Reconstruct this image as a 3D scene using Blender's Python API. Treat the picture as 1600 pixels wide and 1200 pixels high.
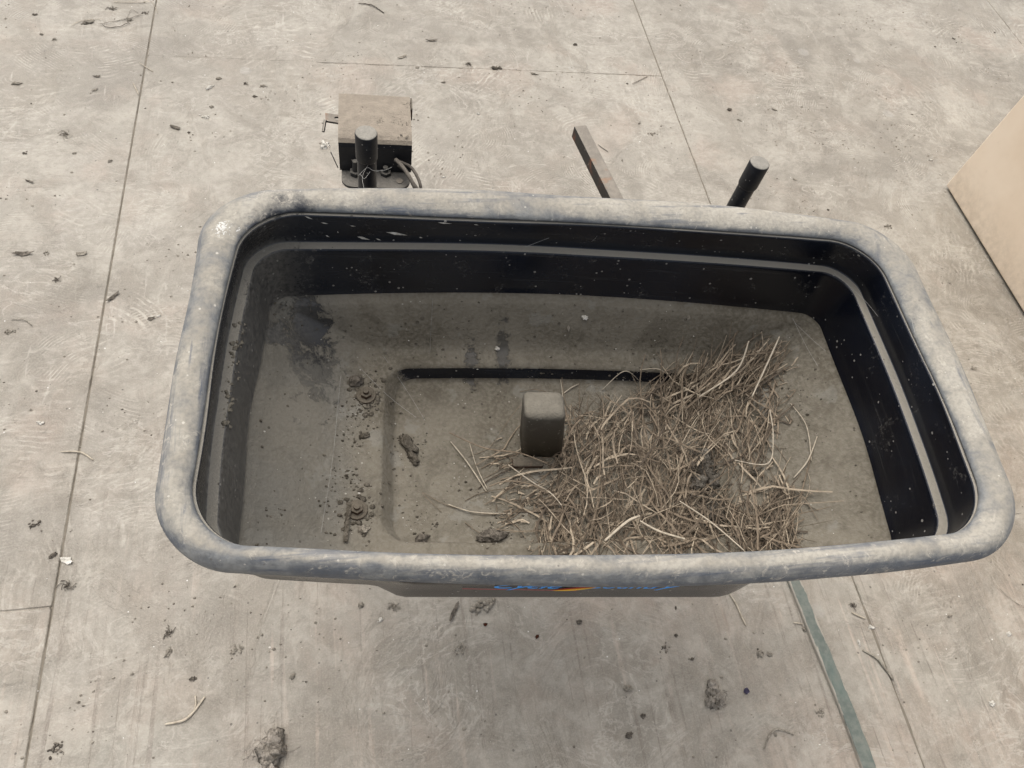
import bpy, bmesh, math, random
import numpy as np
from mathutils import Vector, Matrix, noise as mnoise
from mathutils.bvhtree import BVHTree
random.seed(11); rng = np.random.RandomState(5)
sc = bpy.context.scene
for o in list(bpy.data.objects): bpy.data.objects.remove(o)

# ------------------------------------------------------------------ camera
CAM_H = 1.1153; FOC = 1150.0
def _d(px, py):
    v = np.array([px, -py, -FOC]); return v/np.linalg.norm(v)
_up = -_d(-200.0, (FOC*FOC+64800)/1952)
_Y = _d(-324.0, -1952.0)
_X = np.cross(_Y, _up); _X /= np.linalg.norm(_X); _Y = np.cross(_up, _X)
RW = np.array([_X, _Y, _up])                    # camera vector -> world vector
cam = bpy.data.objects.new('camera', bpy.data.cameras.new('camera'))
sc.collection.objects.link(cam)
M = Matrix([[*RW[0], 0], [*RW[1], 0], [*RW[2], CAM_H], [0, 0, 0, 1]])
cam.matrix_world = M
cam.data.sensor_width = 36; cam.data.lens = 36*FOC/1600
cam.data.clip_start = .02; cam.data.clip_end = 400
sc.camera = cam

# ------------------------------------------------------------------ light
SUN_EL = math.radians(66); SUN_AZ = math.radians(26)      # azimuth from +Y towards -X
w = bpy.data.worlds.new('World'); sc.world = w; w.use_nodes = True
nt = w.node_tree; bg = nt.nodes['Background']
sky = nt.nodes.new('ShaderNodeTexSky'); sky.sky_type = 'NISHITA'; sky.sun_disc = False
sky.sun_elevation = SUN_EL; sky.sun_rotation = -SUN_AZ
sky.air_density = 1.0; sky.dust_density = 6.0; sky.ozone_density = .6; sky.altitude = 200
hs = nt.nodes.new('ShaderNodeHueSaturation'); hs.inputs['Saturation'].default_value = .32      # thin bright cloud
nt.links.new(sky.outputs[0], hs.inputs['Color']); nt.links.new(hs.outputs[0], bg.inputs[0]); bg.inputs[1].default_value = .15
sd = bpy.data.lights.new('sun', 'SUN'); sd.energy = .8; sd.angle = math.radians(75); sd.color = (1, .94, .86)
sun = bpy.data.objects.new('sun', sd); sc.collection.objects.link(sun)
dv = Vector((-math.sin(SUN_AZ)*math.cos(SUN_EL), math.cos(SUN_AZ)*math.cos(SUN_EL), math.sin(SUN_EL)))
sun.rotation_euler = dv.to_track_quat('Z', 'Y').to_euler(); sun.location = (0, 3, 4)
sc.view_settings.view_transform = 'Standard'; sc.view_settings.look = 'None'
sc.view_settings.exposure = .60; sc.view_settings.gamma = 1; sc.view_settings.use_curve_mapping = False

# ------------------------------------------------------------------ pixel <-> world (for real sizes measured on the floor)
def ray(px, py):
    return RW @ np.array([px-800., -(py-600.), -FOC])
def onz(px, py, z=0.):
    r = ray(px, py); t = (z-CAM_H)/r[2]
    return Vector((r[0]*t, r[1]*t, z))

# ------------------------------------------------------------------ node helpers
class NT:
    def __init__(s, name):
        s.m = bpy.data.materials.new(name); s.m.use_nodes = True; s.t = s.m.node_tree
        s.b = s.t.nodes['Principled BSDF']; s.b.inputs['Specular IOR Level'].default_value = .3
    def n(s, ty, **k):
        x = s.t.nodes.new('ShaderNode'+ty)
        for a, b in k.items(): setattr(x, a, b)
        return x
    def l(s, a, b): s.t.links.new(a, b)
    def put(s, sock, v):
        if isinstance(v, (int, float)): sock.default_value = v
        elif isinstance(v, (tuple, list)):
            sock.default_value = tuple(v)+((1,) if len(v) == 3 and sock.type == 'RGBA' else ())
        else: s.l(v, sock)
    def coord(s, scale=(1, 1, 1), rot=(0, 0, 0), loc=(0, 0, 0), kind='Object'):
        tc = s.n('TexCoord'); mp = s.n('Mapping'); s.l(tc.outputs[kind], mp.inputs[0])
        mp.inputs['Scale'].default_value = scale; mp.inputs['Rotation'].default_value = rot; mp.inputs['Location'].default_value = loc
        return mp.outputs[0]
    def noise(s, v, scale=5, det=4, rough=.55, dist=0.):
        x = s.n('TexNoise'); s.l(v, x.inputs['Vector']); x.inputs['Scale'].default_value = scale
        x.inputs['Detail'].default_value = det; x.inputs['Roughness'].default_value = rough; x.inputs['Distortion'].default_value = dist
        return x.outputs[0]
    def ramp(s, f, a, b, lo=0., hi=1.):
        x = s.n('MapRange', interpolation_type='SMOOTHSTEP'); s.put(x.inputs[0], f)
        x.inputs[1].default_value = a; x.inputs[2].default_value = b; x.inputs[3].default_value = lo; x.inputs[4].default_value = hi
        return x.outputs[0]
    def math(s, op, a, b=0., c=None):
        x = s.n('Math', operation=op); s.put(x.inputs[0], a); s.put(x.inputs[1], b)
        if c is not None: s.put(x.inputs[2], c)
        return x.outputs[0]
    def mix(s, f, a, b, bt='MIX'):
        x = s.n('Mix', data_type='RGBA', blend_type=bt); s.put(x.inputs[0], f); s.put(x.inputs[6], a); s.put(x.inputs[7], b)
        return x.outputs[2]
    def vor(s, v, scale, feat='F1'):
        x = s.n('TexVoronoi', feature=feat); s.l(v, x.inputs['Vector']); x.inputs['Scale'].default_value = scale; return x
    def bump(s, h, strength=.4, dist=.002, prev=None):
        x = s.n('Bump'); s.put(x.inputs['Height'], h); x.inputs['Strength'].default_value = strength; x.inputs['Distance'].default_value = dist
        if prev is not None: s.l(prev, x.inputs['Normal'])
        return x.outputs[0]
    def out(s, col, rough=.8, normal=None, spec=None, metal=None):
        s.put(s.b.inputs['Base Color'], col); s.put(s.b.inputs['Roughness'], rough)
        if normal is not None: s.l(normal, s.b.inputs['Normal'])
        if spec is not None: s.put(s.b.inputs['Specular IOR Level'], spec)
        if metal is not None: s.put(s.b.inputs['Metallic'], metal)
        return s.m
    def specks(s, v, scale, radius, keep):
        """sharp little dots: keep = fraction of the cells that carry one"""
        vo = s.vor(v, scale); sep = s.n('SeparateColor'); s.l(vo.outputs['Color'], sep.inputs[0])
        r = s.math('MULTIPLY', sep.outputs[1], radius)
        a = s.math('LESS_THAN', vo.outputs['Distance'], r); b = s.math('LESS_THAN', sep.outputs[0], keep)
        return s.math('MULTIPLY', a, b)

def treads(N, v, scale, freq, radius, keep, wob, seed):
    """patches of curved ridges: shoe and tyre prints pressed in the dust"""
    mp = N.n('Mapping'); N.l(v, mp.inputs[0]); mp.inputs['Location'].default_value = (seed, seed*.7, 0); v = mp.outputs[0]
    dn = N.n('TexNoise'); N.l(v, dn.inputs['Vector']); dn.inputs['Scale'].default_value = 9; dn.inputs['Detail'].default_value = 3
    sub = N.n('VectorMath', operation='MULTIPLY_ADD'); N.l(dn.outputs['Color'], sub.inputs[0])
    sub.inputs[1].default_value = (wob, wob, 0); N.l(v, sub.inputs[2]); vv = sub.outputs[0]
    vo = N.n('TexVoronoi', voronoi_dimensions='2D'); N.l(vv, vo.inputs['Vector']); vo.inputs['Scale'].default_value = scale
    lo = N.n('VectorMath', operation='SUBTRACT'); N.l(vv, lo.inputs[0]); N.l(vo.outputs['Position'], lo.inputs[1])
    sep = N.n('SeparateColor'); N.l(vo.outputs['Color'], sep.inputs[0])
    rot = N.n('VectorRotate', rotation_type='Z_AXIS'); N.l(lo.outputs[0], rot.inputs['Vector'])
    N.l(N.math('MULTIPLY', sep.outputs[0], 6.283), rot.inputs['Angle'])
    off = N.n('VectorMath', operation='ADD'); N.l(rot.outputs[0], off.inputs[0])
    cmb = N.n('CombineXYZ'); N.l(N.math('MULTIPLY_ADD', sep.outputs[1], radius*3.2, radius*.55), cmb.inputs[0]); N.l(cmb.outputs[0], off.inputs[1])
    ln = N.n('VectorMath', operation='MULTIPLY'); N.l(off.outputs[0], ln.inputs[0]); ln.inputs[1].default_value = (1, 1, 0)
    le = N.n('VectorMath', operation='LENGTH'); N.l(ln.outputs[0], le.inputs[0])
    wv = N.math('SINE', N.math('MULTIPLY', le.outputs['Value'], freq))
    wv = N.ramp(wv, -.1, .8)
    l2 = N.n('VectorMath', operation='MULTIPLY'); N.l(lo.outputs[0], l2.inputs[0]); l2.inputs[1].default_value = (1, 1, 0)
    l3 = N.n('VectorMath', operation='LENGTH'); N.l(l2.outputs[0], l3.inputs[0])
    mk = N.ramp(l3.outputs['Value'], radius*.45, radius, 1, 0)
    k = N.math('LESS_THAN', sep.outputs[2], keep)
    br = N.ramp(N.noise(v, 22, 5, .7), .45, .66)
    return N.math('MULTIPLY', N.math('MULTIPLY', wv, mk), N.math('MULTIPLY', k, br))

# ------------------------------------------------------------------ materials
def mat_floor():
    N = NT('dusty_plywood'); v = N.coord()
    big = N.noise(v, 2.2, 5, .6, .4); mid = N.noise(v, 9, 5, .6, .3); fine = N.noise(v, 90, 4, .65); xf = N.noise(v, 420, 3, .6)
    col = N.mix(N.ramp(big, .32, .68), (.185, .162, .127), (.300, .273, .225))
    col = N.mix(N.ramp(mid, .4, .72, 0, .65), col, (.35, .325, .275))
    sp = N.n('SeparateXYZ'); N.l(v, sp.inputs[0])
    near = N.ramp(N.math('ADD', sp.outputs[1], N.math('MULTIPLY', N.noise(v, 3, 3), .5)), .05, 1.2, 1, 0)
    # bare, walked-off wood in the foreground
    gv = N.coord(scale=(150, 2.4, 1)); g = N.noise(gv, 1, 3, .5, .2)
    gv2 = N.coord(scale=(55, 1.1, 1), rot=(0, 0, .01)); g2 = N.noise(gv2, 1, 4, .6, .5)
    worn = N.math('MULTIPLY', N.ramp(N.noise(v, 5.5, 5, .65, .8), .42, .62), near)
    wood = N.mix(N.ramp(g2, .35, .65), (.205, .168, .130), (.345, .28, .222))
    green = N.ramp(N.noise(N.coord(loc=(3, 1, 0)), 3.1, 3), .5, .64)
    wood = N.mix(N.math('MULTIPLY', green, .6), wood, (.235, .24, .205))
    col = N.mix(N.math('MULTIPLY', worn, .8), col, wood)
    lines = N.math('MULTIPLY', N.ramp(g, .34, .42, 1, 0), N.math('MULTIPLY', near, N.ramp(N.noise(v, 4, 3), .36, .56)))
    col = N.mix(N.math('MULTIPLY', lines, .8), col, (.15, .12, .095))
    brush = N.ramp(N.noise(N.coord(scale=(75, 3.5, 1)), 1, 4, .6, .3), .54, .70)
    col = N.mix(N.math('MULTIPLY', brush, N.math('MULTIPLY', near, N.ramp(N.noise(N.coord(loc=(9, 9, 0)), 6, 4), .42, .58, 0, 1.0))), col, (.43, .355, .285))
    mot = N.ramp(N.noise(N.coord(loc=(2, 8, 0)), 21, 5, .68, .5), .40, .66)
    col = N.mix(N.math('MULTIPLY', mot, .48), col, (.40, .365, .305))
    mot2 = N.ramp(N.noise(N.coord(loc=(12, 8, 0)), 15, 6, .7, .8), .50, .70)
    col = N.mix(N.math('MULTIPLY', mot2, .55), col, (.175, .153, .121))
    pink = N.ramp(N.noise(N.coord(loc=(15, 3, 0)), 4.5, 4, .6), .52, .66)
    col = N.mix(N.math('MULTIPLY', pink, .3), col, (.36, .275, .215))
    mud = N.ramp(N.noise(N.coord(loc=(40, 7, 0), scale=(1, .7, 1)), 6.2, 6, .66, 1.2), .49, .60)
    col = N.mix(N.math('MULTIPLY', mud, .45), col, (.215, .186, .146))
    sm = N.noise(N.coord(loc=(21, 4, 0), rot=(0, 0, .5), scale=(1, 1.8, 1)), 7.5, 5, .62, 2.6)
    smear = N.ramp(N.math('ABSOLUTE', N.math('SUBTRACT', sm, .5)), .0, .035, 1, 0)
    col = N.mix(N.math('MULTIPLY', smear, N.ramp(N.noise(N.coord(loc=(1, 14, 0)), 5, 4), .42, .62, 0, .55)), col, (.43, .395, .335))
    # damp, darker stains
    st = N.ramp(N.noise(N.coord(loc=(7, 2, 0)), 3.6, 4, .55, .6), .52, .68)
    col = N.mix(N.math('MULTIPLY', st, .6), col, (.175, .155, .124))
    # prints
    t1 = treads(N, v, 5.2, 620, .10, .5, .05, 1.3); t2 = treads(N, v, 7.9, 1050, .075, .45, .02, 4.1); t3 = treads(N, v, 3.1, 370, .17, .55, .08, 9.7)
    tr = N.math('MAXIMUM', N.math('MAXIMUM', t1, t2), N.math('MULTIPLY', t3, .8))
    far = N.math('MULTIPLY', N.math('SUBTRACT', 1.0, N.math('MULTIPLY', near, .75)), N.ramp(N.noise(N.coord(loc=(30, 2, 0)), 3.3, 4, .6), .40, .60, .25, 1)); tr = N.math('MULTIPLY', tr, far)
    col = N.mix(N.math('MULTIPLY', tr, .68), col, (.48, .44, .37))
    sc1 = N.noise(N.coord(scale=(40, 9, 1), rot=(0, 0, .9)), 1, 4, .7, 1.2); sc2 = N.noise(N.coord(scale=(12, 46, 1), rot=(0, 0, .5)), 1, 4, .7, 1.5)
    scf = N.math('MULTIPLY', N.ramp(N.math('MAXIMUM', sc1, sc2), .6, .74), far)
    col = N.mix(N.math('MULTIPLY', scf, .6), col, (.44, .405, .345))
    # pale blots (old droplets)
    bl = N.vor(v, 13); bs = N.n('SeparateColor'); N.l(bl.outputs['Color'], bs.inputs[0])
    rr = N.math('ADD', N.math('MULTIPLY', bs.outputs[1], .26), N.math('MULTIPLY', N.math('SUBTRACT', mid, .5), .25))
    bd = N.math('SUBTRACT', bl.outputs['Distance'], rr)
    blot = N.math('MULTIPLY', N.ramp(bd, -.05, .02, 1, 0), N.math('LESS_THAN', bs.outputs[0], .16))
    col = N.mix(N.math('MULTIPLY', blot, .35), col, (.39, .37, .33))
    col = N.mix(N.ramp(fine, .42, .72, 0, .32), col, (.17, .148, .118))
    col = N.mix(N.ramp(xf, .45, .70, 0, .22), col, (.46, .42, .355))
    col = N.mix(N.math('MULTIPLY', N.specks(v, 80, .10, .14), .7), col, (.80, .78, .73))
    col = N.mix(N.math('MULTIPLY', N.specks(N.coord(loc=(4, 4, 0)), 62, .12, .2), .75), col, (.09, .078, .064))
    h = N.math('ADD', N.math('MULTIPLY', fine, .6), N.math('MULTIPLY', mid, .8))
    h = N.math('ADD', h, N.math('MULTIPLY', N.math('SUBTRACT', mot, mot2), .35))
    h = N.math('ADD', h, N.math('MULTIPLY', tr, .40)); h = N.math('ADD', h, N.math('MULTIPLY', mud, .7)); h = N.math('ADD', h, N.math('MULTIPLY', xf, .2))
    h = N.math('SUBTRACT', h, N.math('MULTIPLY', lines, .4))
    return N.out(col, N.ramp(mid, .3, .7, .50, .72), N.bump(h, .6, .0028), spec=.45)

def mat_sub():
    N = NT('packed_dirt'); v = N.coord(); n = N.noise(v, 60, 4)
    return N.out(N.mix(n, (.10, .085, .065), (.24, .21, .165)), .95, N.bump(n, .5, .002))

def mat_shell():
    N = NT('dusty_black_plastic'); v = N.coord()
    geo = N.n('NewGeometry'); s = N.n('SeparateXYZ'); N.l(geo.outputs['True Normal'], s.inputs[0])
    nb = N.noise(v, 34, 5, .6); nf = N.noise(v, 230, 4, .65); nl = N.noise(v, 9, 4, .6, .6); nx = N.noise(v, 700, 2)
    pos = N.n('SeparateXYZ'); N.l(v, pos.inputs[0])
    base = N.mix(N.ramp(nl, .35, .7), (.0035, .0045, .008), (.009, .012, .019))
    # thin film on the steep walls, with rubbed streaks
    strk = N.noise(N.coord(scale=(7, 7, 190), rot=(0, .05, 0)), 1, 5, .65, .3)
    left = N.math('MULTIPLY', N.ramp(pos.outputs[0], -.30, -.235, 1, 0), N.ramp(pos.outputs[2], .545, .56, 1, .25))
    film = N.math('ADD', N.math('MULTIPLY', N.ramp(strk, .55, .74), .10), N.math('MULTIPLY', left, N.ramp(nf, .25, .7, .25, .80)))
    film = N.math('ADD', film, N.ramp(N.math('MULTIPLY', nf, nb), .30, .50, 0, .32))
    film = N.math('MAXIMUM', film, N.ramp(pos.outputs[1], -.165, -.150, .02, 0))
    col = N.mix(film, base, (.175, .165, .145))
    spk = N.math('ADD', N.specks(v, 210, .30, .14), N.specks(N.coord(loc=(3, 3, 3)), 85, .17, .09))
    col = N.mix(N.math('MULTIPLY', N.math('MINIMUM', spk, 1.0), .75), col, (.30, .285, .255))
    # dust lying where the plastic faces up
    edge = N.math('ADD', s.outputs[2], N.math('MULTIPLY', N.math('SUBTRACT', nf, .5), .30))
    edge = N.math('ADD', edge, N.math('MULTIPLY', N.math('SUBTRACT', nb, .5), .12))
    edge = N.math('SUBTRACT', edge, N.ramp(pos.outputs[2], .49, .50, 0, .30))
    lie = N.ramp(edge, .24, .38)
    # wiped spots near the far left corner and smears on the far slope
    def spot(x, y, r, k=.05, sy=1.):
        d = N.n('VectorMath', operation='DISTANCE')
        c = N.n('CombineXYZ'); N.l(pos.outputs[0], c.inputs[0]); N.l(N.math('MULTIPLY', pos.outputs[1], 1./sy), c.inputs[1])
        N.l(c.outputs[0], d.inputs[0]); d.inputs[1].default_value = (x, y/sy, 0)
        dd = N.math('ADD', d.outputs['Value'], N.math('MULTIPLY', N.math('SUBTRACT', N.noise(v, 64, 6, .78, .5), .5), k*1.3))
        return N.ramp(dd, r*.72, r*1.12, 1, 0)
    w1 = N.math('MAXIMUM', spot(-.2588, .136, .022, .075, 1.5), spot(-.2892, .124, .013, .06))
    w1 = N.math('MAXIMUM', w1, N.math('MULTIPLY', spot(-.252, .108, .020, .14, 1.6), .5))
    w2 = N.math('MAXIMUM', spot(-.0822, .1118, .0065, .03, 2.6), spot(-.0456, .1187, .0065, .03, 3))
    w2 = N.math('MULTIPLY', w2, .7)
    wiped = N.math('MULTIPLY', N.math('MAXIMUM', w1, w2), .82)
    lie2 = N.math('MULTIPLY', lie, N.math('SUBTRACT', 1.0, wiped))
    thin = N.ramp(pos.outputs[0], -.245, -.19, 1, 0)        # bluish thinner dust on the left slope
    dust = N.mix(N.ramp(nl, .35, .68), (.118, .103, .077), (.178, .159, .124))  # dark partly as moist dust, partly with the hopper's shade put into the colour
    dust = N.mix(N.ramp(nf, .38, .68, 0, .6), dust, (.215, .195, .158))
    dm = N.ramp(N.noise(N.coord(loc=(8, 3, 1)), 26, 6, .72, .7), .50, .64)
    dust = N.mix(N.math('MULTIPLY', dm, .45), dust, (.085, .074, .055))
    dust = N.mix(N.math('MULTIPLY', thin, N.ramp(nl, .3, .6, .75, .35)), dust, (.188, .180, .158))
    high = N.ramp(pos.outputs[2], .52, .56)                # dust colour turns paler with height, up at the ledge
    dust = N.mix(high, dust, (.275, .252, .21))
    dust = N.mix(N.math('MULTIPLY', N.specks(N.coord(loc=(1, 2, 3)), 120, .16, .12), .7), dust, (.36, .335, .29))
    dust = N.mix(N.math('MULTIPLY', N.specks(N.coord(loc=(6, 2, 3)), 150, .22, .12), .7), dust, (.05, .043, .035))
    blotv = N.ramp(N.noise(N.coord(loc=(5, 5, 0)), 27, 4, .55), .60, .66)
    dust = N.mix(N.math('MULTIPLY', blotv, .4), dust, (.235, .225, .195))
    col = N.mix(lie2, col, dust)
    rough = N.math('ADD', N.math('MULTIPLY', lie2, .55), N.math('ADD', N.math('MULTIPLY', film, .5), .18))
    h = N.math('ADD', N.math('MULTIPLY', lie2, N.math('ADD', N.math('MULTIPLY', nf, 1.1), nb)), N.math('MULTIPLY', nx, .12))
    return N.out(col, rough, N.bump(h, .6, .0022), spec=N.math('SUBTRACT', .42, N.math('MULTIPLY', lie2, .3)))

def mat_rim():
    N = NT('weathered_rim_plastic'); v = N.coord()
    geo = N.n('NewGeometry'); s = N.n('SeparateXYZ'); N.l(geo.outputs['Normal'], s.inputs[0])
    sp = N.n('SeparateXYZ'); N.l(v, sp.inputs[0])
    a = N.noise(v, 16, 5, .62, .5); b = N.noise(v, 62, 5, .7, .3); c = N.noise(v, 300, 3, .6); big = N.noise(v, 6, 3)
    strx = N.noise(N.coord(scale=(9, 120, 120)), 1, 4, .65); stry = N.noise(N.coord(scale=(120, 9, 120)), 1, 4, .65)
    side = N.ramp(N.math('ABSOLUTE', sp.outputs[0]), .29, .33)
    st = N.math('ADD', N.math('MULTIPLY', strx, N.math('SUBTRACT', 1.0, side)), N.math('MULTIPLY', stry, side))
    tan_ = N.mix(N.ramp(a, .3, .7), (.275, .248, .20), (.39, .362, .305))
    grey = N.mix(N.ramp(b, .3, .7), (.125, .132, .138), (.25, .252, .242))
    blue = N.mix(b, (.050, .062, .085), (.135, .148, .168))
    outw = N.math('SUBTRACT', N.math('MULTIPLY', s.outputs[2], .55), N.math('MULTIPLY', N.math('ABSOLUTE', s.outputs[1]), .10))
    f = N.math('ADD', outw, N.math('ADD', N.math('MULTIPLY', N.math('SUBTRACT', a, .5), 1.0), N.math('MULTIPLY', N.math('SUBTRACT', b, .5), .55)))
    col = N.mix(N.ramp(f, .16, .58), grey, tan_)
    bl = N.math('ADD', N.math('MULTIPLY', a, .45), N.math('ADD', N.math('MULTIPLY', st, .55), N.math('MULTIPLY', big, .35)))
    bl = N.math('SUBTRACT', bl, N.math('MULTIPLY', s.outputs[2], .10))
    col = N.mix(N.ramp(bl, .61, .725, 0, .68), col, blue)
    # the far left corner is rubbed nearly black on its inner flank
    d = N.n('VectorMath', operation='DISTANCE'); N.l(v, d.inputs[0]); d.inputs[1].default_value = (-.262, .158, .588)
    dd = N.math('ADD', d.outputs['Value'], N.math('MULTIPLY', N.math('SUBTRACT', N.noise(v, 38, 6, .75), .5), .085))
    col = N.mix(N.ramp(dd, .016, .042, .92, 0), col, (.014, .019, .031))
    d2 = N.n('VectorMath', operation='DISTANCE'); N.l(v, d2.inputs[0]); d2.inputs[1].default_value = (-.317, .150, .602)
    dd2 = N.math('ADD', d2.outputs['Value'], N.math('MULTIPLY', N.math('SUBTRACT', N.noise(v, 85, 4, .8, 1.), .5), .055))
    col = N.mix(N.ramp(dd2, .003, .005, .8, 0), col, (.72, .71, .67))
    # downward-facing parts of the roll go nearly black
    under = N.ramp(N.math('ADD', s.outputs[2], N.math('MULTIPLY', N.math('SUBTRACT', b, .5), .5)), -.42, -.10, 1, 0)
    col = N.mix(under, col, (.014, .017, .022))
    col = N.mix(N.math('MULTIPLY', N.specks(v, 190, .22, .12), .6), col, (.60, .56, .48))
    col = N.mix(N.math('MULTIPLY', N.specks(N.coord(loc=(2, 2, 2)), 170, .2, .08), .6), col, (.10, .09, .08))
    col = N.mix(N.ramp(c, .35, .75, 0, .35), col, (.12, .118, .112))
    wear = N.ramp(N.noise(N.coord(loc=(3, 0, 0)), 110, 5, .75, .8), .56, .66)
    col = N.mix(N.math('MULTIPLY', wear, N.ramp(a, .35, .6, 0, .7)), col, (.46, .42, .35))
    scr = N.ramp(st, .64, .70)
    col = N.mix(N.math('MULTIPLY', scr, .5), col, (.07, .085, .115))
    h = N.math('ADD', N.math('MULTIPLY', c, .4), N.math('ADD', b, N.math('MULTIPLY', st, .4)))
    return N.out(col, N.ramp(f, 0, .5, .58, .88), N.bump(h, .6, .0018), spec=.3)

def mat_metal(name, bare=(.012, .013, .016), dust=(.40, .36, .30), th=(.45, .72), rust=0., rough=.35):
    N = NT(name); v = N.coord()
    geo = N.n('NewGeometry'); s = N.n('SeparateXYZ'); N.l(geo.outputs['Normal'], s.inputs[0])
    a = N.noise(v, 70, 5, .65); b = N.noise(v, 420, 3); c = N.noise(v, 24, 4, .6)
    col = N.mix(N.ramp(a, .52, .72, 0, .45), bare, tuple(x*2.2+.012 for x in bare))
    if rust: col = N.mix(N.ramp(c, .62-rust*.2, .72, 0, .9), col, N.mix(b, (.12, .035, .015), (.27, .10, .045)))
    col = N.mix(N.math('MULTIPLY', N.specks(v, 260, .3, .2), .6), col, (.33, .31, .28))
    lie = N.ramp(N.math('ADD', s.outputs[2], N.math('MULTIPLY', N.math('SUBTRACT', a, .5), .4)), th[0], th[1])
    dc = N.mix(N.ramp(a, .35, .7), tuple(x*.8 for x in dust), dust)
    if rust: dc = N.mix(N.ramp(c, .56, .66, 0, .55), dc, (.30, .17, .10))
    col = N.mix(lie, col, dc)
    h = N.math('MULTIPLY', N.math('ADD', a, N.math('MULTIPLY', b, .5)), N.math('ADD', lie, .25))
    return N.out(col, N.math('ADD', N.math('MULTIPLY', lie, .5), rough), N.bump(h, .7, .0022))

def mat_fibre(name, c1, c2, c3, rough=.7, island=True):
    N = NT(name); v = N.coord(); g = N.n('NewGeometry')
    f = g.outputs['Random Per Island'] if island else N.noise(v, 40, 3)
    col = N.mix(N.ramp(f, 0, .55), c1, c2); col = N.mix(N.ramp(f, .6, 1.0), col, c3)
    n = N.noise(v, 120, 2); col = N.mix(N.ramp(n, .4, .75, 0, .55), col, tuple(x*.5 for x in c1))
    return N.out(col, rough, N.bump(n, .12, .0003), spec=.25)

def mat_lump(name, c1, c2, scale=140):
    N = NT(name); v = N.coord(); a = N.noise(v, scale, 5, .7); b = N.noise(v, scale*4, 3)
    return N.out(N.mix(N.ramp(a, .35, .68), c1, c2), .93, N.bump(N.math('ADD', a, b), .9, .002), spec=.15)

def mat_flat(name, c, rough=.45):
    N = NT(name); v = N.coord(); a = N.noise(v, 180, 4, .7)
    return N.out(N.mix(N.ramp(a, .5, .8, 0, .35), c, (.2, .19, .17)), rough)

def mat_lath():
    N = NT('chipped_green_paint'); v = N.coord()
    a = N.noise(N.coord(scale=(60, 12, 60)), 1, 5, .7, .6); b = N.noise(v, 90, 5, .65); c = N.noise(v, 14, 3)
    col = N.mix(N.ramp(b, .3, .7), (.118, .136, .119), (.178, .190, .163))
    col = N.mix(N.ramp(c, .52, .68, 0, .45), col, (.10, .15, .135))
    col = N.mix(N.ramp(N.noise(v, 28, 4), .5, .72, 0, .45), col, (.22, .20, .165))
    # paint broken away along the long edges shows pale wood
    u = N.n('TexCoord'); su = N.n('SeparateXYZ'); N.l(u.outputs['UV'], su.inputs[0])
    ed = N.math('ABSOLUTE', N.math('SUBTRACT', su.outputs[0], .5))
    ch = N.ramp(N.math('ADD', ed, N.math('MULTIPLY', N.math('SUBTRACT', a, .5), .9)), .42, .49)
    col = N.mix(ch, col, (.34, .31, .26))
    return N.out(col, .85, N.bump(N.math('ADD', b, N.math('MULTIPLY', ch, -1.0)), .5, .0015), spec=.2)

def mat_tan():
    N = NT('scuffed_tan_paint'); v = N.coord()
    a = N.noise(v, 5, 4, .6); b = N.noise(v, 50, 5, .7); s = N.n('SeparateXYZ'); N.l(v, s.inputs[0])
    col = N.mix(N.ramp(a, .3, .7), (.69, .56, .42), (.76, .64, .50))
    scr = N.noise(N.coord(scale=(1, 3.2, 42), rot=(.62, 0, 0)), 1, 4, .6, .2)
    col = N.mix(N.ramp(scr, .66, .74, 0, .65), col, (.78, .67, .52))
    col = N.mix(N.ramp(b, .6, .8, 0, .22), col, (.46, .37, .26))
    low_tone = N.math('MULTIPLY', N.ramp(s.outputs[2], .01, .12, 1, 0), N.ramp(b, .3, .7, .12, .5))  # blotchy tone, darker towards the bottom
    col = N.mix(low_tone, col, (.36, .29, .21))
    col = N.mix(N.math('MULTIPLY', N.specks(v, 38, .2, .12), .85), col, (.82, .78, .70))
    col = N.mix(N.math('MULTIPLY', N.specks(N.coord(loc=(3, 1, 2)), 44, .15, .1), .8), col, (.16, .12, .08))
    return N.out(col, .6, N.bump(b, .15, .001))

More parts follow.
